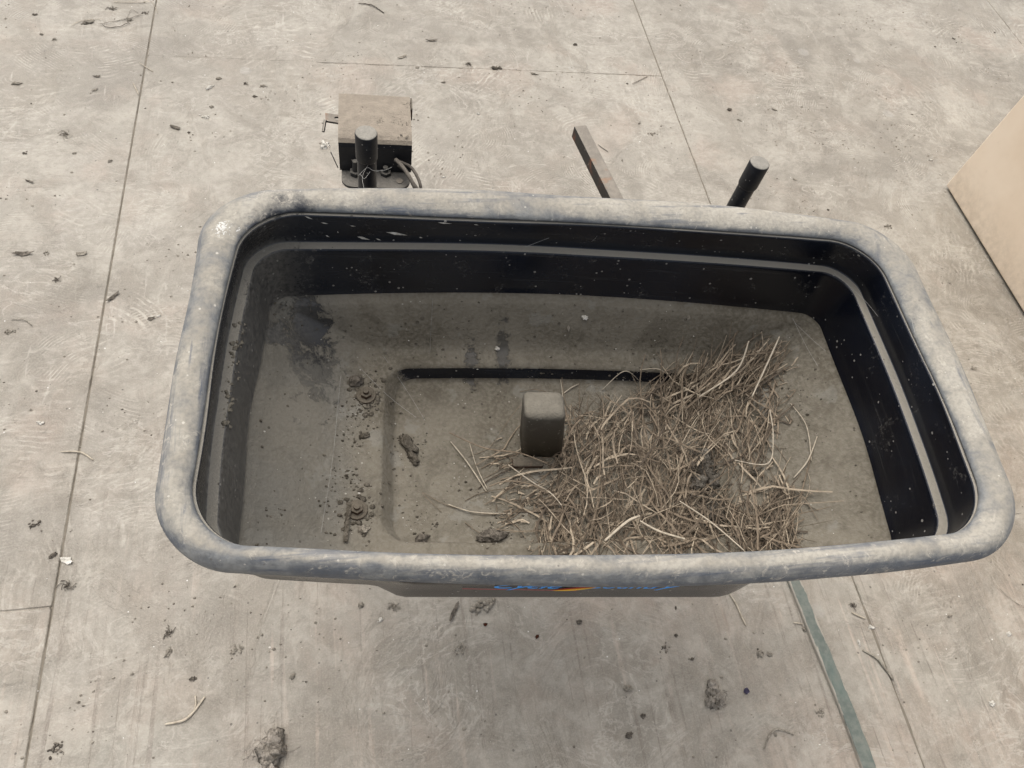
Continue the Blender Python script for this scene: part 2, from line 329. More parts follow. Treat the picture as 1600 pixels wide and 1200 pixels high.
MT = dict(
    floor=mat_floor(), sub=mat_sub(), shell=mat_shell(), rim=mat_rim(),
    black=mat_metal('black_painted_steel', th=(.62, .85)),
    cap=mat_metal('black_vinyl_cap', bare=(.012, .013, .016), dust=(.30, .28, .24), th=(.45, .8), rough=.5),
    bar=mat_metal('rusty_dusty_steel', bare=(.025, .022, .019), dust=(.27, .24, .20), th=(.45, .7), rust=.35, rough=.55),
    rust=mat_metal('rusty_bolt_steel', bare=(.07, .042, .028), dust=(.135, .115, .088), th=(.1, .8), rust=.15, rough=.7),
    housing=mat_metal('dust_caked_steel', dust=(.30, .255, .20), th=(.30, .62), rough=.4),
    plate=mat_metal('grey_dusty_steel', bare=(.03, .03, .03), dust=(.19, .175, .15), th=(.3, .7), rough=.5),
    cover=mat_metal('dust_coated_cover', bare=(.088, .080, .066), dust=(.19, .172, .138), th=(.05, .75), rough=.55),
    wire=mat_metal('dusty_wire_insulation', bare=(.03, .028, .025), dust=(.17, .15, .125), th=(-.2, .6), rough=.6),
    straw=mat_fibre('dry_straw', (.075, .057, .040), (.20, .155, .108), (.40, .33, .24)),
    strawp=mat_fibre('pale_dry_straw', (.36, .30, .22), (.46, .40, .31), (.52, .46, .36)),
    web=mat_fibre('grey_cobweb', (.25, .24, .22), (.36, .35, .32), (.44, .42, .39)),
    clod=mat_lump('dry_dirt', (.20, .175, .14), (.37, .335, .275)),
    ledgedirt=mat_lump('tan_caked_dirt', (.12, .105, .08), (.235, .21, .168)),
    clodin=mat_lump('dull_dirt', (.07, .06, .045), (.17, .15, .12)),
    dark=mat_lump('dark_manure', (.075, .064, .052), (.24, .21, .17)),
    pale=mat_lump('pale_grit', (.50, .47, .40), (.78, .74, .67)),
    dung=mat_lump('grey_fibrous_dung', (.17, .15, .122), (.36, .32, .27), 90),
    fluff=mat_lump('grey_fluff', (.075, .065, .052), (.20, .18, .15), 200),
    purple=mat_lump('dark_purple_chip', (.035, .03, .05), (.08, .07, .11)),
    reddot=mat_lump('dark_rust_flake', (.04, .015, .008), (.13, .04, .02)),
    lath=mat_lath(), tan=mat_tan(),
    blue=mat_flat('blue_ink', (.01, .30, .85)), red=mat_flat('red_ink', (.40, .015, .03)),
    yellow=mat_flat('yellow_ink', (.85, .50, .02)), orange=mat_flat('orange_ink', (.75, .16, .01)),
)

# ------------------------------------------------------------------ object helpers
def link(o): sc.collection.objects.link(o); return o
def mesh_obj(name, verts, faces, mat, parent=None, origin=None, smooth=False):
    if parent is not None: org = Vector(parent_world(parent))
    else: org = Vector(origin) if origin is not None else Vector((0, 0, 0))
    me = bpy.data.meshes.new(name)
    me.from_pydata([tuple(Vector(v)-org) for v in verts], [], faces)
    me.materials.append(mat); me.validate(); me.update()
    if smooth: me.shade_smooth()
    o = link(bpy.data.objects.new(name, me))
    if parent is not None: o.parent = parent
    else: o.location = org
    return o
def parent_world(p):
    v = Vector((0, 0, 0))
    while p is not None: v = v+p.location; p = p.parent
    return v
def bm_obj(name, bm, mat, parent=None, origin=None, smooth=False):
    bmesh.ops.recalc_face_normals(bm, faces=bm.faces)
    V = [v.co.copy() for v in bm.verts]; bm.verts.index_update()
    F = [[v.index for v in f.verts] for f in bm.faces]; bm.free()
    return mesh_obj(name, V, F, mat, parent, origin, smooth)
def tag(o, label=None, cat=None, group=None, kind=None):
    if label: o['label'] = label
    if cat: o['category'] = cat
    if group: o['group'] = group
    if kind: o['kind'] = kind
    return o
def add_box(bm, c, s, rz=0, bev=0., seg=2, rot=None):
    r = bmesh.ops.create_cube(bm, size=1); vs = r['verts']
    m = Matrix.Translation(c) @ (rot if rot is not None else Matrix.Rotation(rz, 4, 'Z')) @ Matrix.Diagonal((*s, 1))
    bmesh.ops.transform(bm, matrix=m, verts=vs)
    if bev:
        es = {e for v in vs for e in v.link_edges}
        bmesh.ops.bevel(bm, geom=list(es), offset=bev, segments=seg, profile=.5, affect='EDGES')
def add_cyl(bm, p0, p1, r0, r1=None, n=28, bev=0.):
    p0 = Vector(p0); p1 = Vector(p1); r1 = r0 if r1 is None else r1; L = (p1-p0).length
    q = (p1-p0).to_track_quat('Z', 'Y').to_matrix().to_4x4()
    r = bmesh.ops.create_cone(bm, cap_ends=True, segments=n, radius1=r0, radius2=r1, depth=L)
    if bev:
        es = [e for e in {e for v in r['verts'] for e in v.link_edges} if any(len(f.verts) > 4 for f in e.link_faces)]
        rr = bmesh.ops.bevel(bm, geom=es, offset=bev, segments=3, profile=.5, affect='EDGES')
        vs = {v for f in rr['faces'] for v in f.verts} | {v for v in r['verts'] if v.is_valid}
        seen = set(vs); st = list(vs)
        while st:
            v = st.pop()
            for e in v.link_edges:
                u = e.other_vert(v)
                if u not in seen: seen.add(u); st.append(u)
        vs = list(seen)
    else: vs = r['verts']
    bmesh.ops.transform(bm, matrix=Matrix.Translation((p0+p1)/2) @ q, verts=vs)
def tube(V, F, pts, rad, n=5, flat=1.):
    """append a tapered tube along pts to the lists V, F"""
    pts = [Vector(p) for p in pts]; k = len(pts); base = len(V); up = Vector((0, 0, 1))
    for i, p in enumerate(pts):
        t = (pts[min(i+1, k-1)]-pts[max(i-1, 0)]); t = t.normalized() if t.length > 1e-9 else Vector((1, 0, 0))
        a = t.cross(up); a = a.normalized() if a.length > 1e-4 else Vector((1, 0, 0)); b = a.cross(t)
        r = rad[i] if isinstance(rad, (list, tuple)) else rad
        for j in range(n):
            an = 2*math.pi*j/n
            V.append(p+a*(math.cos(an)*r)+b*(math.sin(an)*r*flat))
    for i in range(k-1):
        for j in range(n):
            a0 = base+i*n+j; a1 = base+i*n+(j+1) % n
            F.append((a0, a1, a1+n, a0+n))
    F.append(tuple(base+j for j in range(n-1, -1, -1))); F.append(tuple(base+(k-1)*n+j for j in range(n)))
def spline(pts, sub=6):
    P = [Vector(p) for p in pts]; out = []
    for i in range(len(P)-1):
        p0 = P[max(i-1, 0)]; p1 = P[i]; p2 = P[i+1]; p3 = P[min(i+2, len(P)-1)]
        for j in range(sub):
            t = j/sub
            out.append(.5*((2*p1)+(p2-p0)*t+(2*p0-5*p1+4*p2-p3)*t*t+(3*p1-p0-3*p2+p3)*t**3))
    out.append(P[-1]); return out

# ------------------------------------------------------------------ floor of plywood sheets
def build_floor():
    S = 1.22; x0 = -.4366; gap = .0024; bm = bmesh.new()
    for k in range(-4, 6):
        xa = x0+S*(k-0)+gap/2; xb = x0+S*(k+1)-gap/2
        y = (.340 if k % 2 else 1.5585) - 2.44*3
        while y < 6.:
            ya = y+gap/2; yb = y+2.44-gap/2
            add_box(bm, ((xa+xb)/2, (ya+yb)/2, -.0095), (xb-xa, yb-ya, .019), bev=.0012, seg=1)
            y += 2.44
    tag(bm_obj('floor', bm, MT['floor']), kind='structure')
    g = mesh_obj('ground', [(-60, -60, -.0195), (60, -60, -.0195), (60, 60, -.0195), (-60, 60, -.0195)], [(0, 1, 2, 3)], MT['sub'])
    tag(g, kind='structure')
    # dirt packed in the gaps
    V = []; F = []
    def fill(x, y, dx, dy, L, lo, hi):
        m = int(L/.006); b0 = len(V)
        for i in range(m+1):
            t = i*L/m; z = lo+(hi-lo)*max(0, min(1, .5+1.3*mnoise.noise(Vector((x+dx*t, y+dy*t, 0))*14)+.7*mnoise.noise(Vector((x+dx*t, y+dy*t, 3))*70)))
            for s_ in (-1, 1): V.append((x+dx*t-dy*.0035*s_, y+dy*t+dx*.0035*s_, z))
        for i in range(m): q = b0+2*i; F.append((q, q+2, q+3, q+1))
    for k in range(-1, 3):
        fill(x0+S*k, -1.2, 0, 1, 5.2, -.0030 if k == 0 else -.0022, -.0006 if k == 0 else -.0001)
    o = mesh_obj('seam_dirt', V, F, MT['sub']); tag(o, kind='structure'); V = []; F = []
    for k in range(-1, 3):
        for j in range(3):
            y = (.340 if k % 2 else 1.5585)-2.44+2.44*j
            if k == 0: fill(x0+.004, y, 1, 0, .36, -.0005, -.0001); fill(x0+.364, y, 1, 0, S-.368, -.0020, -.0001)
            else: fill(x0+S*k+.004, y, 1, 0, S-.008, -.0020, -.0002)
    o = mesh_obj('seam_dust', V, F, MT['floor']); tag(o, kind='structure')
build_floor()

# ------------------------------------------------------------------ hopper rings
POSE = [0.20335, 0.3293, -0.07747, 0.00768, 0.01626]
RG = dict(
 outer=[0.35382, 0.17451, 0.05695, -0.00216, 0.0233, 0.59071],
 inner=[0.3168, 0.15642, 0.04628, 0.0033, 0.01046, 0.59928],
 ledge=[0.31458, 0.15699, 0.03331, 0.00649, 0.0093, 0.54719],
 slope=[0.30595, 0.14288, 0.02048, 0.00276, 0.01444, 0.48161])
FC = dict(
 outer=[0.00397, 0.0038, 0.00075, -0.00152, -3e-05, -3e-05, 0.00091, 0.00021, 0.00045, -0.00233, 0.00212, 0.00023, 0.00024, 0.00084],
 inner=[-0.0004, -0.00673, 0.00011, -0.00051, -0.00043, 0.00085, 0.00075, -0.00085, 0.00078, 0.0017, 0.00028, -0.00069, -0.0004, -0.00132],
 ledge=[0.00062, 0.0007, -0.00018, -0.0005, 0.00019, -0.00039, 0.00068, -0.00021, -0.00081, -0.00101, -0.00065, 0.00027, 0.00078, 0.00074],
 slope=[0.00112, -0.00017, 0.00016, -0.00017, 0.00033, -0.00054, 0.00132, 7e-05, -0.00025, 0.00014, 0.00113, -0.00036, -0.00058, -0.00023])
def ring(L, W, r, bx, by, z, fc=None, off=0.):
    """closed rounded rectangle with bowed sides, grown outward by off; world coordinates"""
    cx, cy, yaw, tx, ty = POSE; a, b = L-r, W-r; P = []; Nn = []
    mx, my, q = 70, 40, np.linspace(0, np.pi/2, 20)
    sx = np.linspace(-1, 1, mx)[1:-1]; sy = np.linspace(-1, 1, my)[1:-1]
    P += [np.stack([np.full(len(sy), L), sy*b], 1), np.stack([a+r*np.cos(q), b+r*np.sin(q)], 1), np.stack([-sx*a, np.full(len(sx), W)], 1),
          np.stack([-a-r*np.sin(q), b+r*np.cos(q)], 1), np.stack([np.full(len(sy), -L), -sy*b], 1),
          np.stack([-a-r*np.cos(q), -b-r*np.sin(q)], 1), np.stack([sx*a, np.full(len(sx), -W)], 1), np.stack([a+r*np.sin(q), -b-r*np.cos(q)], 1)]
    P = np.concatenate(P)
    x = P[:, 0]+np.sign(P[:, 0])*bx*(1-(P[:, 1]/W)**2)*np.minimum(1, np.abs(P[:, 0])/L)**4
    y = P[:, 1]+np.sign(P[:, 1])*by*(1-(P[:, 0]/L)**2)*np.minimum(1, np.abs(P[:, 1])/W)**4
    if fc is not None:
        th = np.arctan2(P[:, 1]/W, P[:, 0]/L)
        dr = sum(fc[2*k]*np.cos((k+1)*th)+fc[2*k+1]*np.sin((k+1)*th) for k in range(7))
        dr = dr-.45*sum(fc[2*k]*np.cos((k+1)*th)+fc[2*k+1]*np.sin((k+1)*th) for k in range(4, 7))
        u = P/np.linalg.norm(P, axis=1)[:, None]; x = x+u[:, 0]*dr; y = y+u[:, 1]*dr
    if off:
        t = np.stack([np.roll(x, -1)-np.roll(x, 1), np.roll(y, -1)-np.roll(y, 1)], 1); t /= np.linalg.norm(t, axis=1)[:, None]
        x = x+t[:, 1]*off; y = y-t[:, 0]*off
    c, s = np.cos(yaw), np.sin(yaw)
    return np.stack([cx+x*c-y*s, cy+x*s+y*c, z+tx*x+ty*y], 1)
def R(name, off=0., dz=0.):
    v = list(RG[name]); v[5] += dz; return ring(*v, FC[name], off)
def lerp(A, B, t): return A*(1-t)+B*t
def dzr(A, dz): B = A.copy(); B[:, 2] += dz; return B
def loft(rings, cap0=False, cap1=False, closed=False):
    n = len(rings[0]); V = [tuple(p) for r_ in rings for p in r_]; F = []
    m = len(rings)
    for i in range(m if closed else m-1):
        a = i*n; b = ((i+1) % m)*n
        for j in range(n):
            k = (j+1) % n; F.append((a+j, b+j, b+k, a+k))
    if cap0: F.append(tuple(range(n-1, -1, -1)) if False else tuple(range(n)))
    if cap1: F.append(tuple((m-1)*n+j for j in range(n)))
    return V, F
def L2W(x, y, z):
    """hopper-local to world"""
    cx, cy, yaw = POSE[:3]; c, s = math.cos(yaw), math.sin(yaw)
    return Vector((cx+x*c-y*s, cy+x*s+y*c, z))

spreader = link(bpy.data.objects.new('broadcast_spreader', None)); spreader.location = (POSE[0], POSE[1], 0)
tag(spreader, 'dusty black plastic broadcast spreader with a wide hopper holding straw', 'spreader')

def build_hopper():
    O = R('outer'); I = R('inner')
    # ---- rolled rim
    prof = [(.02, -.001), (-.005, .0012), (.03, .0040), (.12, .0066), (.28, .0090), (.45, .0098), (.62, .0090), (.78, .0062), (.90, .0022),
            (.975, -.0018), (1.0, -.0055), (.985, -.0095), (.94, -.0122), (.86, -.0132), (.74, -.0130), (.60, -.0125), (.38, -.0110), (.14, -.0060)]
    base_z = lerp(O, I, .5)[:, 2]
    rings_ = []
    pr = []
    n = len(prof)
    for i in range(n):                        # Catmull-Rom through the profile
        p0, p1, p2, p3 = (np.array(prof[(i+k) % n]) for k in (-1, 0, 1, 2))
        for t in (0, .33, .67): pr.append(.5*((2*p1)+(p2-p0)*t+(2*p0-5*p1+4*p2-p3)*t*t+(3*p1-p0-3*p2+p3)*t**3))
    for o_, z_ in pr:
        A = lerp(I, O, o_); A[:, 2] = base_z+z_; rings_.append(A)
    V, F = loft(rings_, closed=True)
    # slightly beaten, uneven roll
    VV = []
    for v in V:
        p = Vector(v); q = p*9
        VV.append(p+Vector((mnoise.noise(q), mnoise.noise(q+Vector((7, 3, 1))), mnoise.noise(q+Vector((1, 9, 4)))))*.0016)
    mesh_obj('rim', VV, F, MT['rim'], spreader, smooth=True)
    # ---- shell, inside then outside
    E = R('ledge'); S = R('slope')
    zr = base_z
    top = lerp(I, O, .10); top[:, 2] = zr-.0015
    lip = R('inner', -.0010); lip[:, 2] = zr-.0018
    lip2 = R('inner', -.0018); lip2[:, 2] = zr-.0040
    wallA = R('ledge', .0047); wallA[:, 2] = E[:, 2]+.006
    e0 = R('ledge', .0042, .0016); e1 = R('ledge', .0036, .0000); e2 = R('ledge', -.0045, -.0004); e3 = R('ledge', -.0056, -.0022); e4 = R('ledge', -.0060, -.006)
    w1 = lerp(e4, dzr(S, .016), .5); w1 = lerp(w1, w1, 0)
    s0 = dzr(R('slope', .0008), .014); s1 = dzr(R('slope', .0), .004); s2 = dzr(R('slope', -.002), .0004); s3 = dzr(R('slope', -.0075), -.0012); s4 = dzr(R('slope', -.0095), -.0035)
    zc = .428
    crease = ring(.232, .118, .035, .003, .008, zc+.002); crease2 = ring(.222, .113, .035, .003, .008, zc-.0015)
    pan0 = ring(.192, .104, .028, .002, .004, .4250); pan1 = ring(.187, .100, .025, .002, .004, .4242); pan2 = ring(.184, .098, .024, .002, .004, .4212)
    pan3 = ring(.1750, .0960, .022, .002, .004, .4035); pan4 = ring(.1720, .094, .021, .002, .004, .4004); pan5 = ring(.166, .089, .02, .002, .004, .4000)
    def sag(A, B, k, d):                      # intermediate rings on the slopes, gently dished
        out = []
        for i in range(1, k):
            t = i/k; C = lerp(A, B, t); C[:, 2] -= d*math.sin(math.pi*t); out.append(C)
        return out
    seq = [top, lip, lip2, wallA, e0, e1, e2, e3, e4, w1, s0, s1, s2, s3, s4]+sag(s4, crease, 5, .0)+[crease, crease2]+sag(crease2, pan0, 3, .0005)+[pan0, pan1, pan2, pan3, pan4, pan5]
    cen = ring(.03, .015, .01, 0, 0, .4)
    seq += sag(pan5, cen, 8, 0.)+[cen]
    Vi, Fi = loft(seq, cap1=True)
    T = .004
    to = top.copy(); to[:, 2] = zr-.012
    o1 = R('inner', .0095); o1[:, 2] = zr-.0135
    def bul(off, dz, k=1.):                         # outer skin: the long walls swell outward in the middle
        v = list(RG['ledge']); v[1] -= .010*k; v[4] += .008*k; v[5] += dz; v[0] -= .004*k
        P = ring(*v, FC['ledge'], off)           # a flat apron stands proud in the middle of both long sides
        cx, cy, yaw = POSE[:3]; c, s = np.cos(yaw), np.sin(yaw)
        dx, dy = P[:, 0]-cx, P[:, 1]-cy; x = dx*c+dy*s; y = -dx*s+dy*c
        sm = lambda t: (lambda q: q*q*(3-2*q))(np.clip(t, 0, 1))
        w = sm((x+.192)/.028)*sm((.165-x)/.055)
        ty = -(.1710+.0275*(x+.171)); ty = np.where(y > 0, -ty, ty)
        y2 = np.where((np.abs(y) > .11) & (np.abs(ty) > np.abs(y)), y+(ty-y+np.sign(ty)*(off-.0042))*w, y)
        Q = P.copy(); Q[:, 0] = cx+x*c-y2*s; Q[:, 1] = cy+x*s+y2*c; return Q
    outs = [lerp(I, O, .35)*1., ]; outs[0][:, 2] = zr-.0095
    outs += [o1, R('ledge', .0090, .026), bul(.0090, .012, 0), bul(.0088, .0, 0), bul(.0070, -.008, 0), bul(.0050, -.020, .2), bul(.0042, -.040, .7), bul(.0042, -.0545), bul(.0040, -.0575), bul(.0025, -.0600), bul(-.002, -.062)]
    oc = ring(.236, .121, .037, .003, .008, zc-.006)
    outs += sag(outs[-1], oc, 4, .0)+[oc, ring(.196, .108, .03, .002, .004, .419), ring(.189, .102, .028, .002, .004, .397), ring(.183, .097, .026, .002, .004, .394)]
    Vo, Fo = loft(outs, cap1=True)
    nI = len(Vi); n0 = len(top)
    V = Vi+Vo; F = [tuple(reversed(f)) for f in Fi]+[tuple(i+nI for i in f) for f in Fo]
    for j in range(n0): k = (j+1) % n0; F.append((j, k, nI+k, nI+j))
    sh = mesh_obj('hopper_shell', V, F, MT['shell'], spreader)
    bm = bmesh.new(); bm.from_mesh(sh.data); bmesh.ops.recalc_face_normals(bm, faces=bm.faces)
    bm.to_mesh(sh.data); bm.free(); sh.data.shade_smooth()
    return sh, BVHTree.FromPolygons([Vector(v) for v in V], F)
shell, BVH = build_hopper()
def hit_in(px, py, lift=0.):
    """world point on the inside of the hopper seen at photo pixel"""
    d = Vector(ray(px, py)).normalized(); h = BVH.ray_cast(Vector((0, 0, CAM_H)), d)
    p = h[0] if h[0] is not None else onz(px, py, .42)
    return Vector((p.x, p.y, p.z+lift))
def floor_h(x, y):
    h = BVH.ray_cast(Vector((x, y, .57)), Vector((0, 0, -1)))
    return h[0].z if h[0] is not None else .43

# ---- gearbox cover standing in the middle of the pan
def build_cover():
    bm = bmesh.new()
    c = L2W(-.0145, .020, 0)
    m = Matrix.Translation((c.x, c.y, 0)) @ Matrix.Rotation(POSE[2], 4, 'Z')
    lv = [(.398, .026, .024), (.402, .0235, .022), (.44, .0222, .0205), (.483, .0208, .019)]
    r = bmesh.ops.create_cube(bm, size=1); vs = r['verts']
    for v in vs:
        t = v.co.z > 0; z, a, b, sh = (.4865, .0212, .0162, -.0125) if t else (.398, .0230, .0190, 0)
        v.co = m @ Vector((math.copysign(a, v.co.x)+sh, math.copysign(b, v.co.y), z))
    es = [e for e in bm.edges]
    vert = [e for e in es if abs(e.verts[0].co.z-e.verts[1].co.z) > .05]
    topE = [e for e in es if min(e.verts[0].co.z, e.verts[1].co.z) > .45]
    bmesh.ops.bevel(bm, geom=vert+topE, offset=.0075, segments=5, profile=.5, affect='EDGES')
    o = bm_obj('agitator_cover', bm, MT['cover'], spreader, smooth=True)
    bm = bmesh.new(); add_box(bm, hit_in(824, 724)+Vector((0, 0, .002)), (.034, .012, .007), rz=-.06, bev=.002)
    bm_obj('gate_tab', bm, MT['rust'], spreader)
build_cover()
for px, py in ((572, 618), (558, 797)):
    p = hit_in(px, py); bm = bmesh.new()
    add_cyl(bm, p+Vector((0, 0, -.002)), p+Vector((0, 0, .0022)), .0105, n=24, bev=.001)
    add_cyl(bm, p+Vector((0, 0, .001)), p+Vector((0, 0, .007)), .0062, n=6, bev=.0006)
    add_cyl(bm, p+Vector((0, 0, .005)), p+Vector((0, 0, .0105)), .0031, n=12, bev=.0004)
    bm_obj('bolt', bm, MT['rust'], spreader)

for k, (px, py) in enumerate(((572, 618), (558, 797))):
    V = []; F = []; st = random.Random(k); n_ = 0
    for j in range(70):
        x_, y_ = px+st.gauss(0, 15), py+st.gauss(0, 17); p = hit_in(x_, y_); r_ = st.choice((.0007, .001, .0015, .0022, .003)); b0 = len(V)
        bmc = bmesh.new(); bmesh.ops.create_icosphere(bmc, subdivisions=2, radius=1)
        for v in bmc.verts:
            q_ = v.co*(1+.7*mnoise.noise(v.co*1.5+Vector((j, k, 3)))); V.append(p+Vector((q_.x*r_, q_.y*r_*.8, q_.z*r_*.55)))
        bmc.verts.index_update()
        for f in bmc.faces: F.append(tuple(b0+v.index for v in f.verts))
        bmc.free()
    tag(mesh_obj('caked_mud', V, F, MT['clodin'], origin=tuple(hit_in(px, py)), smooth=True), ('dark mud crumbs caked round the upper rusty bolt', 'dark mud crumbs caked round the lower rusty bolt')[k], 'mud', kind='stuff')

# ---- lettering on the outside of the near wall
def wall_pt(px, py, out=.0009):
    """point of the near outer wall at that photo pixel (walls only, straight through the rim)"""
    yaw = POSE[2]; best = None
    # intersect with the local plane y = const then slide along the local wall curve
    d = ray(px, py); d = Vector(d).normalized(); o = Vector((0, 0, CAM_H)); h = o
    for _ in range(6):
        q = BVH.ray_cast(h, d)
        if q[0] is None: break
        nl = q[1]; yl = -math.sin(-yaw)*0
        if q[0].y < .22 and q[0].z < .565: best = q
        h = q[0]+d*.0005
    return best
def on_wall(x, z, out=.0009):
    """push a point (local x along the wall, height z) onto the near outer wall"""
    p = L2W(x, -.40, z); d = L2W(x, 0, z)-p; q = BVH.ray_cast(p, d.normalized())
    return q[0]-d.normalized()*out
def text_part(body, x0, x1, zb, h, mat, name='lettering'):
    cu = bpy.data.curves.new('t', 'FONT'); cu.body = body; cu.shear = .45; cu.size = 1; cu.offset = .012; cu.resolution_u = 6
    t = bpy.data.objects.new('t', cu); sc.collection.objects.link(t); bpy.context.view_layer.update()
    dg = bpy.context.evaluated_depsgraph_get(); me = bpy.data.meshes.new_from_object(t.evaluated_get(dg))
    bm = bmesh.new(); bm.from_mesh(me); bmesh.ops.triangulate(bm, faces=bm.faces)
    bmesh.ops.subdivide_edges(bm, edges=[e for e in bm.edges if e.calc_length() > .15], cuts=2)
    xs = [v.co.x for v in bm.verts]; a, b = min(xs), max(xs)
    V = [on_wall(x0+(v.co.x-a)/(b-a)*(x1-x0), zb+v.co.y/.72*h) for v in bm.verts]; bm.verts.index_update()
    F = [[v.index for v in f.verts] for f in bm.faces]; bm.free(); bpy.data.objects.remove(t)
    return mesh_obj(name, V, F, mat, shell)
def strip_part(name, top, bot, mat, out=.0007):
    n = len(top); V = [on_wall(x, z, out) for x, z in top]+[on_wall(x, z, out) for x, z in bot]
    return mesh_obj(name, V, [(i, i+1, n+i+1, n+i) for i in range(n-1)], mat, shell)
def wl(px, py):      # pixel -> (local x, z) on the near wall, found by stepping z
    yaw = POSE[2]; best = None
    for k in range(150):
        z = .498+k*.0004
        r_ = onz(px, py, z); dx, dy = r_.x-POSE[0], r_.y-POSE[1]
        lx = dx*math.cos(yaw)+dy*math.sin(yaw); ly = -dx*math.sin(yaw)+dy*math.cos(yaw)
        w = on_wall(lx, z, 0); e = abs((w-r_).length)
        if best is None or e < best[0]: best = (e, lx, z)
    return best[1], best[2]
a, za = wl(771, 917.5); b, _ = wl(876, 919); c, zc_ = wl(914, 917.5); d, _ = wl(1058, 916)
zoff = .0
text_part('Cycle', a, b, za+zoff, .017, MT['blue']); text_part('Country', c, d, zc_+zoff, .017, MT['blue'])
xr0, zr0 = wl(722, 919); xr1, zr1 = wl(900, 922); xs = np.linspace(0, 1, 12)
strip_part('red_stripe', [(xr0+(xr1-xr0)*t, zr0+(zr1-zr0)*t+.0016) for t in xs], [(xr0+(xr1-xr0)*t, zr0+(zr1-zr0)*t) for t in xs], MT['red'])
xf0, zf0 = wl(862, 920.5); xf1, zf1 = wl(932, 915.5)
def flame(name, grow, mat, out):
    top, bot = [], []
    for t in np.linspace(0, 1, 12):
        x = xf0+(xf1-xf0)*t; zc2 = zf0+(zf1-zf0)*t*t+.001; h = grow*math.sin(math.pi*min(1, t*1.0))**.8*.0035
        top.append((x, zc2+h)); bot.append((x, zc2-h))
    strip_part(name, top, bot, mat, out)
flame('red_flame', 1.5, MT['red'], .0009); flame('orange_flame', 1.05, MT['orange'], .0012); flame('yellow_flame', .6, MT['yellow'], .0015)

# ---- posts, frame, bar, motor
def on_floor_xy(px, py, z): p = onz(px, py, z); return p
for px, py in ((572, 207), (1187.5, 254)):
    p = onz(px, py, .580); bm = bmesh.new()
    rz = .0112
    add_cyl(bm, (p.x, p.y, .012), (p.x, p.y, .574), rz-.0008, n=32, bev=.001)
    post = bm_obj('post', bm, MT['black'], spreader, smooth=False); post.data.shade_smooth()
    bm = bmesh.new(); add_cyl(bm, (p.x, p.y, .545), (p.x, p.y, .5805), rz+.0006, n=32, bev=.0022)
    cp = bm_obj('cap', bm, MT['cap'], post, smooth=True)
    bm = bmesh.new(); add_cyl(bm, (p.x, p.y, 0), (p.x, p.y, .012), .02, n=24, bev=.002)
    bm_obj('foot', bm, MT['black'], post, smooth=False)
pl = onz(572, 207, .58); prr = onz(1187.5, 254, .58)
bm = bmesh.new()
for z in (.365,):
    a_ = Vector((pl.x, pl.y, z)); b_ = Vector((prr.x, prr.y, z)); add_cyl(bm, a_, b_, .0098, n=20)
    fa, fb = L2W(-.215, .06, z), L2W(.2, .06, z); add_cyl(bm, a_, fa, .0095, n=20); add_cyl(bm, b_, fb, .0095, n=20); add_cyl(bm, fa, fb, .0095, n=20)
    add_cyl(bm, fa, (fa.x, fa.y, 0), .0095, n=20); add_cyl(bm, fb, (fb.x, fb.y, 0), .0095, n=20)
bm_obj('frame', bm, MT['black'], spreader)
bm = bmesh.new(); q = L2W(-.0145, .02, 0)
add_cyl(bm, (q.x, q.y, .262), (q.x, q.y, .394), .022, n=24); add_cyl(bm, (q.x, q.y, .34), (q.x, q.y, .394), .05, n=32)
bm_obj('gearbox', bm, MT['black'], spreader)
bm = bmesh.new(); add_cyl(bm, (q.x, q.y, .256), (q.x, q.y, .262), .085, n=48)
for k in range(4):
    an = k*math.pi/2+.3; add_box(bm, (q.x+.065*math.cos(an), q.y+.045*math.sin(an), .274), (.065, .003, .024), rz=an)
bm_obj('spinner_disc', bm, MT['plate'], spreader)
# square steel bar reaching back from under the hopper
a_ = onz(906.5, 195.5, .42); b_ = onz(965, 311, .42); d_ = (b_-a_); e_ = a_+d_*2.1
bm = bmesh.new(); an = math.atan2(d_.y, d_.x)
add_box(bm, ((a_.x+e_.x)/2, (a_.y+e_.y)/2, .410), ((e_-a_).length, .0195, .020), rz=an, bev=.002)
bm_obj('square_bar', bm, MT['bar'], spreader)

def quad_world(px, py, z): return onz(px, py, z)
# motor housing: folded cover with a rounded front shoulder
ZT = .500
fl = quad_world(528, 214, ZT); fr = quad_world(644, 219, ZT); bl = quad_world(525.5, 144, ZT); br_ = quad_world(643, 149, ZT)
ux = (fr-fl); W_ = ux.length; ux.normalize(); uy = Vector((-ux.y, ux.x, 0)); D_ = ((bl-fl).dot(uy)+(br_-fr).dot(uy))/2
def H2W(x, y, z): return fl+ux*x+uy*y+Vector((0, 0, z-ZT))
prof = [(-.0035, .452), (-.003, ZT-.012), (-.0015, ZT-.0070), (.0020, ZT-.0032), (.0070, ZT-.0010), (.013, ZT), (D_*.5, ZT+.0006), (D_-.003, ZT), (D_, ZT-.002), (D_, .452)]
th = .0022
pin = [(th, .452), (th, ZT-.011), (.006, ZT-.0045), (.013, ZT-th), (D_-th-.001, ZT-th), (D_-th, .452)]
V = []; F = []; loop = prof+pin[::-1]; n = len(loop)
for x in (0, W_): V += [H2W(x, y, z) for y, z in loop]
for i in range(n): j = (i+1) % n; F.append((i, j, n+j, n+i))
F.append(tuple(range(n-1, -1, -1))); F.append(tuple(range(n, 2*n)))
bmx = bmesh.new(); vs = [bmx.verts.new(v) for v in V]
for f in F: bmx.faces.new([vs[i] for i in f])
bmesh.ops.triangulate(bmx, faces=[f for f in bmx.faces if len(f.verts) > 4])
housing = bm_obj('motor_housing', bmx, MT['housing'], spreader)
